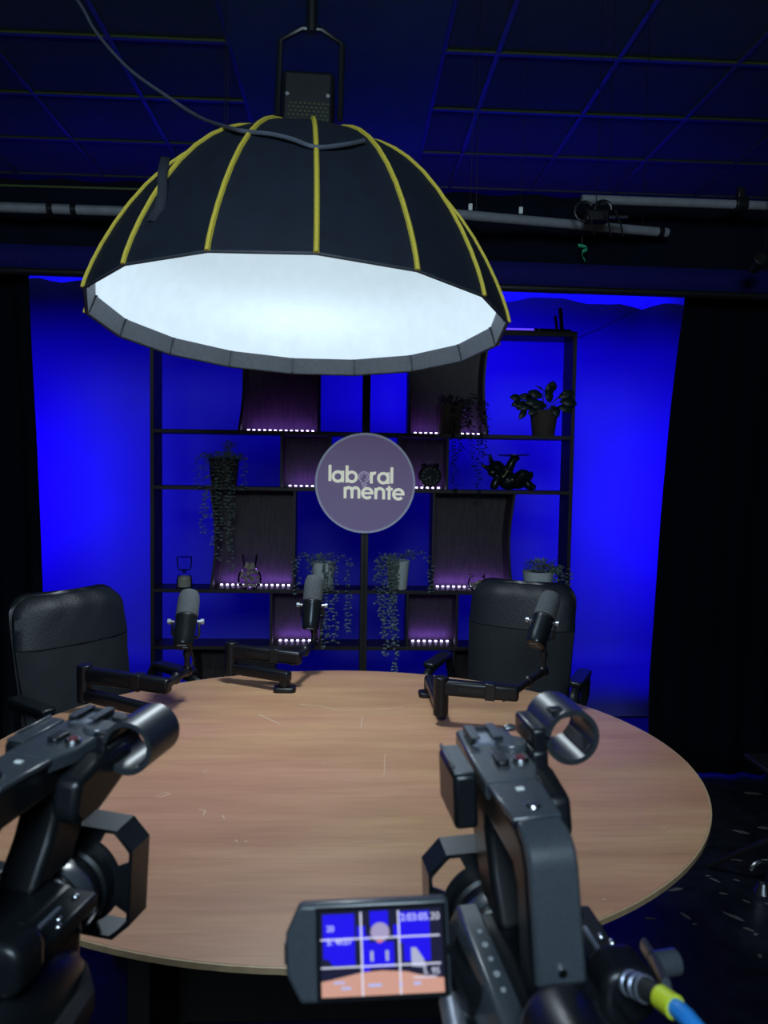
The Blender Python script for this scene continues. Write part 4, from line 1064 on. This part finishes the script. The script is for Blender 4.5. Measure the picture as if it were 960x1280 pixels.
# ================================================================== PIPES UNDER THE CEILING
def pipe(label, pts, r=0.022, m='pipe_grey', nm='overhead_pipe', straps=(), ends=True):
    rt = thing(nm, label, 'pipe', pts[0]); off = rt.location
    MB().tube(pts, r, 14).build('tube', m, rt, off=off)
    a, b = pts[0], pts[-1]
    for t in straps:
        p = a.lerp(b, t); d = (b-a).normalized()
        MB().cyl(p-d*0.012, p+d*0.012, r*1.12, n=14).build('strap', 'black_metal', rt, off=off)
    for t in (0.12, 0.88):
        p = a.lerp(b, t); MB().cyl((p.x, p.y, p.z+r*0.6), (p.x, p.y, ZC-0.02), 0.0018, n=6).build('hanger_rod', 'black_metal', rt, off=off)
    return rt
YP = 3.25
pL = [ony(-90, 255, YP), ony(140, 264.5, YP)]; 
z_ = (pL[0].z+pL[1].z)/2
q0, q1 = ony(-90, 256, YP), ony(330, 270, YP)
pipe('grey overhead pipe with black straps left of the softbox', [q0, q1], 0.021, straps=(0.36, 0.43))
q0 = ony(560, 267, 3.15); q1 = ony(834, 291, 3.32)
pipe('grey overhead pipe ending in a black tip above green tape', [q0, q1], 0.020, straps=(0.965,))
q0 = ony(727, 249, 3.2); q1 = ony(1010, 259, 3.2)
pipe('grey overhead pipe starting beside the tangled black clamp', [q0, q1], 0.019)
q0 = ony(-60, 230, 3.05); q1 = ony(330, 241, 3.05)
pipe('thin dark conduit running above the strapped grey pipe', [q0, q1], 0.005, 'ceiling_bar')

def pipe_clamp():
    c = ony(745, 271, 3.12); rt = thing('lighting_clamp', 'black lighting clamp with loose cables between two grey pipes', 'clamp', c)
    MB().box((0, 0, 0), (0.10, 0.05, 0.05)).build('clamp_body', 'black_metal', rt, bevel=0.01)
    MB().tube(arc((0.03, 0, 0.03), 0.035, R(0), R(300), 12), 0.008, 8).build('hook', 'black_metal', rt)
    MB().tube(arc((-0.05, 0, 0.02), 0.04, R(40), R(320), 12), 0.006, 8).build('cable_loop', 'cable_black', rt)
    MB().cyl((0.05, 0, 0.0), (0.13, -0.01, 0.0), 0.008, n=8).build('handle_bolt', 'chrome', rt)
    for x in (-0.05, 0.02, 0.07): MB().tube([(x, -0.03, 0.02), (x+0.02, -0.05, -0.05), (x+0.035, -0.03, -0.085)], 0.004, 6).build('cable_tie', 'cable_black', rt)
    MB().cyl((0, 0, 0.02), (0, 0, ZC-0.02-c.z), 0.0018, n=6).build('hanger_rod', 'black_metal', rt)
pipe_clamp()
def sleeve():
    c = ony(925, 256, 3.2); rt = thing('pipe_sleeve', 'black sleeve clamp around the overhead pipe end', 'clamp', c)
    MB().cyl((-0.025, 0, 0), (0.025, 0, 0), 0.033, n=18).build('sleeve', 'black_metal', rt, bevel=0.004)
    MB().box((0, 0, 0.045), (0.03, 0.03, 0.05)).build('lug', 'black_metal', rt, bevel=0.004)
sleeve()
def green_tape():
    c = ony(727, 306, 3.30); rt = thing('tape_scrap', 'scrap of bright green tape dangling below the pipe', 'tape', c)
    u = 3.3/FPX; pts = [(-5, -1), (4, -2), (6, -6), (1, -8), (1, -14), (4, -20)]
    mb = MB(); w = 0.010
    P_ = [Vector((a*u, 0.004*math.sin(i*2), b*u)) for i, (a, b) in enumerate(pts)]
    P_ = smoothpts(P_, 3)
    for i in range(len(P_)-1):
        mb.add([P_[i]+Vector((0, -w*0.4, w*0.6)), P_[i]+Vector((w*0.5, w*0.4, -w*0.6)), P_[i+1]+Vector((w*0.5, w*0.4, -w*0.6)), P_[i+1]+Vector((0, -w*0.4, w*0.6))], [(0, 1, 2, 3)])
    o = mb.build('tape_strip', 'green_tape', rt); q = o.modifiers.new('t', 'SOLIDIFY'); q.thickness = 0.0015
    MB().tube([(0, 0, 0), (0.004, 0, 0.05), (0.0, -0.02, 0.10)], 0.001, 5).build('thread', 'cable_grey', rt)
green_tape()
for (x, y, lab) in ((692, 264, 'x'), (650, 263, 'y')):
    pass
for x, y, lab in ((588, 259, 'small pale cable clip on the rail beside the softbox edge'), (651, 263, 'small pale cable clip hanging above the middle grey pipe')):
    c = ony(x, y, 3.3); rt = thing('cable_clip', lab, 'clip', c)
    MB().box((0, 0, 0), (0.018, 0.012, 0.030)).build('jaw', 'white_pot', rt, bevel=0.003)
    MB().cyl((0, 0, 0.01), (0.004, 0, ZC-0.02-c.z), 0.0012, n=6).build('hanger_cord', 'cable_black', rt)

# ================================================================== FOREGROUND VIDEO CAMERAS
def camcorder(label, loc, rz, lcd, cable, ringc, roll, hx):
    """origin on the lens axis below the accessory shoe; y forward, x right, z up"""
    rt = thing('video_camera', label, 'video camera', loc, rot=(0, roll, rz))
    ZH = 0.155; LY = -0.036
    # ---- handle: side profile extruded across x
    hp = [(0.034, ZH), (-0.145, ZH), (-0.163, ZH-0.005), (-0.172, ZH-0.020), (-0.182, 0.060), (-0.178, 0.045), (-0.148, 0.045), (-0.146, 0.110), (-0.138, 0.120), (-0.070, 0.122), (-0.066, 0.110), (-0.078, 0.080), (-0.100, 0.045), (-0.045, 0.045), (-0.015, 0.092), (0.028, 0.122), (0.034, 0.130)]
    hd = MB().prism(hp, -0.0185, 0.0185, 'x').build('handle', 'black_plastic', rt, bevel=0.006, seg=3)
    MB().prism([(-0.022, -0.085), (-0.020, 0.030), (-0.016, 0.036), (0.020, 0.036), (0.028, 0.026), (0.028, -0.060), (0.019, -0.085)], ZH-0.012, ZH+0.0015, 'z').build('top_plate', 'grey_plastic', hd, bevel=0.002)
    MB().prism([(-0.018, -0.142), (-0.021, -0.084), (0.021, -0.084), (0.018, -0.142)], ZH-0.004, ZH+0.0012, 'z').build('grip_plate', 'grey_plastic', hd, bevel=0.0015)
    MB().prism([(-0.143, ZH+0.0012), (-0.160, ZH-0.001), (-0.170, ZH-0.008), (-0.1755, ZH-0.020), (-0.1855, 0.062), (-0.176, 0.058), (-0.164, ZH-0.025), (-0.150, ZH-0.008)], -0.0172, 0.0172, 'x').build('rear_cover', 'grey_plastic', hd, bevel=0.003)
    MB().cyl((0, -0.187, 0.072), (0, -0.180, 0.072), 0.0030, n=10).build('screw', 'chrome', hd)
    # audio box at the left of the handle
    bx = MB().box((-0.032, -0.028, ZH-0.024), (0.020, 0.064, 0.046)).build('audio_box', 'black_plastic', rt, bevel=0.004)
    MB().box((-0.0325, -0.028, ZH-0.0005), (0.017, 0.060, 0.002)).build('lid', 'grey_plastic', bx, bevel=0.0008)
    MB().box((-0.0395, -0.022, ZH+0.0012), (0.003, 0.050, 0.0024)).build('lid_ridge', 'grey_plastic', bx, bevel=0.0008)
    # shoe
    sh = MB().box((0.0, 0.008, ZH+0.0025), (0.026, 0.030, 0.002)).build('accessory_shoe', 'steel_plate', rt, smooth=False)
    for sx in (-1, 1):
        MB().box((sx*0.0125, 0.008, ZH+0.0055), (0.004, 0.032, 0.006)).build('shoe_rail', 'black_metal', sh, bevel=0.0008)
        MB().box((sx*0.0100, 0.008, ZH+0.0082), (0.008, 0.032, 0.0016)).build('shoe_lip', 'grey_plastic', sh, smooth=False)
    MB().box((0, 0.023, ZH+0.0045), (0.026, 0.003, 0.005)).build('shoe_stop', 'black_metal', sh, smooth=False)
    # controls
    rk = MB().prism(roundpoly(0.011, 0.022, 0.004), ZH, ZH+0.006, 'z', Matrix.Translation((0.001, -0.045, 0))).build('zoom_rocker', 'black_plastic', rt, bevel=0.0015)
    MB().lathe([(0.001, 0.004), (0.006, 0.004), (0.0075, 0.002), (0.0075, 0)], 18, Matrix.Translation((0.017, -0.048, ZH+0.001))).build('record_button', 'chrome', rt)
    MB().lathe([(0.001, 0.0052), (0.004, 0.0052), (0.004, 0.003)], 14, Matrix.Translation((0.017, -0.048, ZH+0.001))).build('record_dot', 'red_button', rt)
    MB().lathe([(0.001, 0.005), (0.013, 0.005), (0.014, 0.003), (0.014, -0.002)], 24, Matrix.Translation((0.020, -0.012, ZH))).build('thumb_wheel', 'grey_plastic', rt)
    sc_ = MB().lathe([(0.001, 0.002), (0.005, 0.002), (0.006, 0)], 14, Matrix.Translation((0.002, -0.126, ZH+0.001))).build('screw', 'chrome', rt)
    MB().box((0.001, -0.098, ZH+0.0015), (0.006, 0.004, 0.0012)).build('marking', 'white_pot', rt, smooth=False)
    # ---- microphone holder on the right front
    br = MB().prism([(-0.090, 0.112), (-0.085, 0.140), (-0.045, 0.148), (-0.005, 0.146), (0.005, 0.135), (-0.010, 0.115), (-0.05, 0.100), (-0.08, 0.100)], 0.024, 0.047, 'x').build('holder_bracket', 'black_plastic', rt, bevel=0.006, seg=3)
    rc = Vector(ringc); ro, ri = 0.0240, 0.0195
    def cring(y0, y1, a0, a1, n=30):
        vs = []; fs = []
        for i in range(n+1):
            t = R(a0+(a1-a0)*i/n)
            for (r_, y) in ((ro, y0), (ro, y1), (ri, y1), (ri, y0)):
                vs.append((rc.x+r_*math.cos(t), y, rc.z+r_*math.sin(t)))
        for i in range(n):
            for j in range(4): fs.append((i*4+j, i*4+(j+1) % 4, i*4+4+(j+1) % 4, i*4+4+j))
        fs += [(0, 1, 2, 3), (n*4+3, n*4+2, n*4+1, n*4)]
        return MB().add(vs, fs)
    rg = cring(-0.032, 0.024, -172, 172).build('microphone_ring', 'ring_satin', rt)
    MB().box((rc.x-0.028, -0.004, rc.z-0.001), (0.014, 0.052, 0.020)).build('ring_hinge', 'black_plastic', rg, bevel=0.003)
    MB().box((rc.x-0.030, -0.020, rc.z-0.024), (0.016, 0.030, 0.032)).build('ring_arm', 'black_plastic', rg, bevel=0.004)
    MB().box((rc.x-0.012, -0.022, rc.z+0.0225), (0.012, 0.010, 0.004), Matrix.Identity(4)).build('ring_latch', 'black_metal', rg, bevel=0.001)
    MB().ell((rc.x-0.042, 0.015, rc.z-0.004), 0.006, 0.004, 0.003, 8, 6).build('latch_tip', 'grey_plastic', rg)
    for a in (-40, 200, 100):
        t = R(a); MB().box((0, 0, 0), (0.003, 0.050, 0.010), Matrix.Translation((rc.x+(ri-0.001)*math.cos(t), -0.004, rc.z+(ri-0.001)*math.sin(t))) @ Matrix.Rotation(-t, 4, 'Y')).build('rubber_pad', 'dark_rubber', rg, bevel=0.001)
    # ---- lens
    Y = Matrix.Translation((hx, LY, 0.008)) @ Matrix.Rotation(R(-90), 4, 'X') @ Matrix.Diagonal((0.84, 0.84, 1, 1))
    ln_ = MB().lathe([(0.036, -0.090), (0.040, -0.085), (0.040, -0.035), (0.038, -0.033), (0.038, -0.028), (0.041, -0.026), (0.0415, 0.004), (0.039, 0.006), (0.039, 0.012), (0.043, 0.014), (0.043, 0.030), (0.034, 0.030), (0.030, 0.022), (0.001, 0.020)], 44, Y).build('lens_barrel', 'black_plastic', rt)
    MB().lathe([(0.0418, -0.020), (0.0425, -0.018), (0.0425, -0.004), (0.0418, -0.002)], 44, Y, caps=False).build('focus_ring', 'grey_plastic', ln_)
    MB().lathe([(0.0405, -0.078), (0.0415, -0.076), (0.0415, -0.044), (0.0405, -0.042)], 44, Y, caps=False).build('zoom_ring', 'grey_plastic', ln_)
    # ---- lens hood: octagonal shell with a pierced rear flange
    Wd, Hh, ch = 0.0535, 0.0535, 0.017
    octo = [(Wd-ch, Hh), (-Wd+ch, Hh), (-Wd, Hh-ch), (-Wd, -Hh+ch), (-Wd+ch, -Hh), (Wd-ch, -Hh), (Wd, -Hh+ch), (Wd, Hh-ch)]
    vs = []; fs = []
    y0, y1, th = 0.027+LY, 0.058+LY, 0.0025
    for (sc, yy) in ((0.985, y0), (1.0, y1), (1.0-th/Wd, y1), (0.985-th/Wd, y0)):
        for (x, z) in octo: vs.append((x*sc+hx, yy, z*sc+0.008))
    for i in range(4):
        for j in range(8): fs.append((i*8+j, i*8+(j+1) % 8, ((i+1) % 4)*8+(j+1) % 8, ((i+1) % 4)*8+j))
    ho = MB().add(vs, fs).build('lens_hood', 'hood_satin', rt, smooth=False)
    def octr(t):
        c, s_ = math.cos(t), math.sin(t); best = 9
        for i in range(8):
            (xa, za), (xb, zb) = octo[i], octo[(i+1) % 8]; dx, dz = xb-xa, zb-za; den = c*dz-s_*dx
            if abs(den) > 1e-9:
                k = (xa*dz-za*dx)/den
                if k > 0: best = min(best, k)
        return best*0.985
    mb = MB(); n = 96
    diag = [math.atan2(Hh, Wd), PI-math.atan2(Hh, Wd), PI+math.atan2(Hh, Wd), 2*PI-math.atan2(Hh, Wd)]
    for i in range(n):
        t0, t1 = 2*PI*i/n, 2*PI*(i+1)/n; tm = (t0+t1)/2
        hole = any(abs(tm-d) < R(18) for d in diag)
        segs = [(0.0345, 0.0420, 1), (0.0420, None, 0)] if hole else [(0.0345, None, 1)]
        for (ra, rb, keep) in segs:
            if hole and rb is None:
                f0 = lambda t: octr(t)-0.004; ring_ = [(f0, octr)]
                a0, a1 = octr(t0)-0.004, octr(t1)-0.004; b0, b1 = octr(t0), octr(t1)
            else:
                a0 = a1 = ra; b0, b1 = (rb, rb) if rb else (octr(t0), octr(t1))
            q = [(a0*math.cos(t0), a0*math.sin(t0)), (b0*math.cos(t0), b0*math.sin(t0)), (b1*math.cos(t1), b1*math.sin(t1)), (a1*math.cos(t1), a1*math.sin(t1))]
            mb.prism([(u_+hx, w_+0.008) for u_, w_ in q], 0.027+LY, 0.030+LY, 'y')
    mb.build('hood_flange', 'black_plastic', ho, smooth=False)
    # ---- body
    bd = MB().prism([(-0.052, -0.075), (0.045, -0.075), (0.048, 0.030), (0.038, 0.046), (-0.040, 0.046), (-0.050, 0.036)], -0.255, -0.070, 'y').build('body', 'black_plastic', rt, bevel=0.006, seg=3)
    MB().prism([(-0.0525, 0.030), (-0.043, 0.0485), (-0.026, 0.0485), (-0.026, 0.040), (-0.0525, 0.020)], -0.235, -0.062, 'y').build('top_trim', 'grey_plastic', bd, bevel=0.002)
    MB().box((-0.064, -0.066, 0.030), (0.024, 0.016, 0.024)).build('hinge_block', 'grey_plastic', bd, bevel=0.002)
    MB().prism([(-0.022, 0.047), (-0.012, 0.0505), (-0.002, 0.047)], -0.25, -0.185, 'y').build('top_ridge', 'grey_plastic', bd)
    for i in range(5):
        MB().cyl((-0.034, -0.10-0.016*i, 0.0485), (-0.034, -0.10-0.016*i, 0.0495), 0.0018+0.0006*(i % 2), n=10).build('marking', 'clock_mark', bd)
    gp = MB().ell((0.046, -0.155, -0.028), 0.024, 0.085, 0.046, 20, 12).build('hand_grip', 'black_plastic', rt)
    MB().tube([(0.046, -0.235, -0.020), (0.070, -0.20, -0.028), (0.075, -0.15, -0.034), (0.068, -0.10, -0.036), (0.046, -0.075, -0.036)], 0.009, 8, flat=2.2).build('hand_strap', 'dark_rubber', gp)
    for (y, z, r_) in ((-0.078, -0.02, 0.004), (-0.072, -0.035, 0.0035), (-0.078, 0.010, 0.003), (-0.070, -0.050, 0.004), (-0.09, 0.024, 0.003)):
        MB().ell((0.047, y, z), r_, r_, r_, 8, 6).build('button', 'grey_plastic', bd)
    # viewfinder at the rear
    vf = MB().lathe([(0.024, -0.02), (0.027, 0.0), (0.027, 0.045), (0.023, 0.055), (0.001, 0.057)], 28, axes((-0.012, -0.262, 0.060), (1, 0, 0), (0, 0.05, 1), (0, 1, -0.05))).build('viewfinder', 'black_plastic', rt)
    MB().lathe([(0.022, 0.02), (0.030, 0.012), (0.033, 0.0), (0.031, -0.006), (0.026, 0.0), (0.020, 0.012)], 32, axes((-0.012, -0.285, 0.061), (1, 0, 0), (0, 0, 1), (0, 1, 0)), caps=False).build('eyecup', 'dark_rubber', vf)
    MB().box((-0.012, -0.232, 0.046), (0.040, 0.04, 0.020)).build('viewfinder_neck', 'black_plastic', vf, bevel=0.004)
    # right-side switches and audio input block
    sw = MB().box((0.046, -0.110, 0.038), (0.034, 0.07, 0.014)).build('switch_panel', 'black_plastic', rt, bevel=0.003)
    MB().box((0.047, -0.118, 0.0458), (0.003, 0.026, 0.0024)).build('switch_bar', 'steel_plate', sw, smooth=False)
    for (x, y) in ((0.055, -0.118), (0.060, -0.126), (0.050, -0.088)):
        MB().ell((x, y, 0.046), 0.0030, 0.0030, 0.0022, 8, 6).build('switch', 'chrome', sw)
    xb = MB().prism(roundpoly(0.038, 0.040, 0.014), -0.182, -0.150, 'y', Matrix.Translation((0.048, 0, 0.044))).build('audio_input', 'black_plastic', rt, bevel=0.006, seg=3)
    # base plate under the body and tripod
    MB().box((0, -0.14, -0.0815), (0.06, 0.10, 0.013)).build('mount_plate', 'black_metal', rt, bevel=0.002)
    if lcd:
        # open viewing screen at the left, facing rear
        lc = Vector(lcd['loc']); X = Matrix.Translation(lc) @ Matrix.Rotation(R(lcd['rz']), 4, 'Z') @ Matrix.Rotation(R(lcd['rx']), 4, 'X') @ Matrix.Rotation(R(lcd['ry']), 4, 'Y')
        w, h = 0.104, 0.0600
        sp = bpy.data.objects.new('screen_panel', None)
        po = [(-w/2-0.003, -0.012), (-w/2+0.006, -h/2), (w/2, -h/2), (w/2, h/2), (-w/2+0.006, h/2), (-w/2-0.003, 0.012)]
        pn = MB().prism(po, 0.0, 0.011, 'y', X).build('screen_panel', 'grey_plastic', rt, bevel=0.003, seg=3)
        bw, bh = 0.079, 0.0505; ox = 0.0075
        MB().box((ox, -0.0005, 0.000), (bw+0.006, 0.002, bh+0.005), X).build('screen_bezel', 'gloss_black', pn, smooth=False)
        MB().box((-w/2-0.0025, 0.005, 0.0), (0.003, 0.007, 0.012), X).build('finger_notch', 'gloss_black', pn, smooth=False)
        lay = [0]
        def flat(nm, m, poly):
            lay[0] += 1; y = -0.0017-0.00004*lay[0]
            vs = [(ox+(u-0.5)*bw, y, (v-0.5)*bh) for u, v in poly]
            MB().add(vs, [list(range(len(vs)))], X).build(nm, m, pn, smooth=False)
        def rect(a, b, c, d): return [(a, b), (c, b), (c, d), (a, d)]
        flat('picture_black', 'scr_dark', rect(0, 0, 1, 1))
        for r_ in ((0.02, 0.36, 0.28, 0.97), (0.34, 0.28, 0.40, 0.70), (0.41, 0.80, 0.56, 0.99), (0.39, 0.32, 0.60, 0.62), (0.65, 0.60, 0.90, 0.97), (0.68, 0.38, 0.90, 0.60), (0.30, 0.66, 0.37, 0.82), (0.60, 0.66, 0.65, 0.82)): flat('picture_blue', 'scr_blue', rect(*r_))
        flat('picture_table', 'scr_table', [(0, 0), (1, 0), (1, 0.17), (0.85, 0.20), (0.7, 0.26), (0.5, 0.285), (0.32, 0.27), (0.15, 0.22), (0, 0.18)])
        flat('picture_chair', 'scr_dark', [(0.0, 0.19), (0.09, 0.20), (0.10, 0.36), (0.06, 0.44), (0.0, 0.45)])
        flat('picture_chair', 'scr_grey', [(0.74, 0.32), (0.86, 0.30), (0.84, 0.40), (0.78, 0.54), (0.74, 0.54)])
        flat('picture_sign', 'scr_logo', [(0.49+0.078*math.cos(2*PI*i/20), 0.74+0.115*math.sin(2*PI*i/20)) for i in range(20)])
        flat('picture_spot', 'scr_orange', rect(0.465, 0.615, 0.505, 0.65))
        flat('picture_pot', 'scr_grey', rect(0.405, 0.40, 0.43, 0.52)); flat('picture_pot', 'scr_grey', rect(0.53, 0.40, 0.555, 0.52))
        for u in (0.335, 0.645): flat('grid_line', 'scr_line', rect(u-0.007, 0.0, u+0.007, 0.99))
        for v in (0.345, 0.675): flat('grid_line', 'scr_line', rect(0.0, v-0.009, 0.98, v+0.009))
        for (a, b, c, d) in ((0.10, 0.155, 0.19, 0.18), (0.16, 0.085, 0.24, 0.115), (0.38, 0.105, 0.49, 0.14), (0.63, 0.105, 0.66, 0.135), (0.75, 0.105, 0.81, 0.14)): flat('menu_mark', 'scr_text', rect(a, b, c, d))
        for v in (0.20, 0.185): flat('menu_line', 'scr_line', rect(0.75, v-0.004, 0.94, v+0.004))
        def txt(s_, u, v, size, m='scr_line'):
            cu = bpy.data.curves.new('text', 'FONT'); cu.body = s_; cu.size = size
            to = bpy.data.objects.new('tmp', cu); COL.objects.link(to); bpy.context.view_layer.update()
            me = bpy.data.meshes.new_from_object(to.evaluated_get(bpy.context.evaluated_depsgraph_get())); bpy.data.objects.remove(to)
            lay[0] += 1
            me.transform(X @ Matrix.Translation((ox+(u-0.5)*bw, -0.0017-0.00004*lay[0], (v-0.5)*bh)) @ Matrix.Rotation(R(90), 4, 'X'))
            me.materials.clear(); me.materials.append(M[m]); o = bpy.data.objects.new('screen_text', me); COL.objects.link(o); o.parent = pn
        txt('2:03:05.20', 0.66, 0.865, 0.0062); txt('20', 0.05, 0.775, 0.0050); txt('5. 4h37', 0.05, 0.615, 0.0055); txt('5. 95', 0.83, 0.225, 0.0055)
        # hinge between panel and body
        a = X @ Vector((w/2, 0.006, 0.004)); 
        MB().tube([a+Vector((-0.004, 0, 0)), Vector((-0.050, a.y+0.02, 0.030))], 0.009, 12).build('screen_hinge', 'black_plastic', pn)
    if cable:
        xl = MB().cyl((0.0455, -0.178, 0.055), (0.0500, -0.200, 0.0645), 0.0075, n=16).build('audio_plug', 'chrome', rt)
        for k in (0.25, 0.6, 0.9):
            a = Vector((0.0455, -0.178, 0.055)).lerp(Vector((0.0500, -0.200, 0.0645)), k); b = Vector((0.0455, -0.178, 0.055)).lerp(Vector((0.0500, -0.200, 0.0645)), k+0.10)
            MB().cyl(a, b, 0.0082, n=16).build('plug_ring', 'steel_plate', xl)
        MB().cyl((0.0500, -0.199, 0.0642), (0.0540, -0.2125, 0.0680), 0.0072, 0.0055, n=14).build('plug_boot', 'dark_rubber', xl)
        MB().cyl((0.0535, -0.2115, 0.0678), (0.0565, -0.2245, 0.0700), 0.0072, n=14).build('cable_band', 'tag_yellow', xl)
        MB().tube(smoothpts([Vector(p) for p in ((0.0562, -0.2235, 0.0699), (0.060, -0.240, 0.0695), (0.068, -0.275, 0.055), (0.075, -0.300, -0.02), (0.070, -0.30, -0.20))], 5), 0.0055, 10).build('audio_cable', 'tag_blue', xl)
        sl = MB().tube([(0.087, -0.123, 0.037), (0.080, -0.155, 0.046), (0.069, -0.190, 0.0555)], 0.0035, 8, flat=2.0).build('strap_tab', 'grey_plastic', rt)
        MB().cyl((0.080, -0.152, 0.044), (0.097, -0.150, 0.043), 0.009, n=14).build('knob', 'grey_plastic', sl)
        MB().cyl((-0.050, -0.140, 0.017), (-0.058, -0.140, 0.017), 0.010, n=16).build('socket', 'black_plastic', rt)
        MB().cyl((-0.064, -0.130, 0.019), (-0.066, -0.163, 0.016), 0.0085, n=16).build('side_plug', 'steel_plate', rt)
    return rt
RZ1 = R(4.5)
c1 = onz(610, 921, 1.26)
camcorder('black video camera with open flip screen and blue audio cable', (c1.x+0.004, c1.y-0.008, 1.26-0.1575), RZ1,
          {'loc': (-0.1236, -0.170, 0.0908), 'rz': -6.0, 'rx': -14.0, 'ry': 0.0}, True, (0.069, -0.005, 0.166), R(-3), -0.004)
c2 = onz(108, 896, 1.26)
camcorder('black video camera with closed screen aimed across the table', (c2.x-0.004, c2.y-0.008, 1.26-0.1575), R(-13), None, False, (0.058, -0.005, 0.150), R(3), 0.004)

def tripod(label, loc, rz, zt, flip):
    rt = thing('tripod', label, 'tripod', (loc[0], loc[1], 0), rz)
    MB().lathe([(0.045, zt-0.05), (0.05, zt-0.03), (0.04, zt-0.012), (0.04, zt)], 24).build('head', 'black_metal', rt)
    MB().cyl((0, 0, zt-0.30), (0, 0, zt-0.05), 0.018, n=14).build('column', 'black_metal', rt)
    MB().lathe([(0.035, zt-0.20), (0.05, zt-0.18), (0.05, zt-0.14), (0.035, zt-0.12)], 20).build('collar', 'black_metal', rt)
    for k in range(3):
        a = 2*PI*k/3-PI/2+flip; d = Vector((math.cos(a), math.sin(a), 0))
        lg = MB().tube([d*0.04+Vector((0, 0, zt-0.16)), d*0.25+Vector((0, 0, 0.012))], [0.016, 0.011], 10).build('leg', 'black_metal', rt)
        MB().ell(d*0.25+Vector((0, 0, 0.0135)), 0.017, 0.017, 0.013, 12, 8).build('foot', 'dark_rubber', lg)
for (cc, rz, lab, fl) in ((c1, RZ1, 'black tripod under the video camera with flip screen', 0.0), (c2, R(-13), 'black tripod under the video camera with closed screen', PI)):
    o = Matrix.Rotation(rz, 4, 'Z') @ Vector((0, -0.148, 0))
    tripod(lab, (cc.x+o.x, cc.y+o.y), rz, 1.26-0.1575-0.0905, fl)

# ================================================================== RIGHT EDGE OF THE ROOM
def stand():
    c = onz(952, 1116, 0.0)
    rt = thing('light_stand', 'black stand with chrome clamp standing on the scuffed floor', 'stand', (c.x+0.03, c.y, 0))
    MB().cyl((0, 0, 0.05), (0, 0, 0.46), 0.016, n=12).build('pole', 'black_metal', rt)
    MB().tube(arc((-0.03, -0.005, 0.07), 0.05, R(20), R(160), 10), 0.009, 8).build('clamp_hook', 'chrome', rt)
    MB().lathe([(0.03, 0.0), (0.035, 0.01), (0.02, 0.045), (0.028, 0.06)], 18, Matrix.Translation((-0.03, -0.01, 0))).build('clamp_base', 'chrome', rt)
    for k in range(3):
        a = 2*PI*k/3+0.2; MB().tube([(0, 0, 0.20), (0.22*math.cos(a), 0.22*math.sin(a), 0.011)], 0.010, 8).build('leg', 'black_metal', rt)
    MB().box((0.05, 0, 0.47), (0.24, 0.18, 0.02)).build('shelf_plate', 'black_metal', rt, bevel=0.006)
stand()
def spot():
    c = ony(947, 328, 3.1); rt = thing('spot_lamp', 'small unlit black spot lamp hanging high by the curtain', 'lamp', c)
    X = axes((0, 0, 0), (1, 0, 0), (0, 0.3, 0.95), (0, -0.95, 0.3))
    MB().lathe([(0.02, -0.05), (0.028, -0.04), (0.030, 0.03), (0.025, 0.032), (0.02, 0.02)], 18, X).build('housing', 'black_metal', rt)
    MB().lathe([(0.001, 0.018), (0.014, 0.022), (0.022, 0.030)], 16, X).build('reflector', 'chrome', rt)
    MB().tube([(0, 0, 0.02), (0.03, 0, 0.06), (0.03, 0, ZC-0.02-c.z)], 0.002, 6).build('hanger', 'black_metal', rt)
spot()
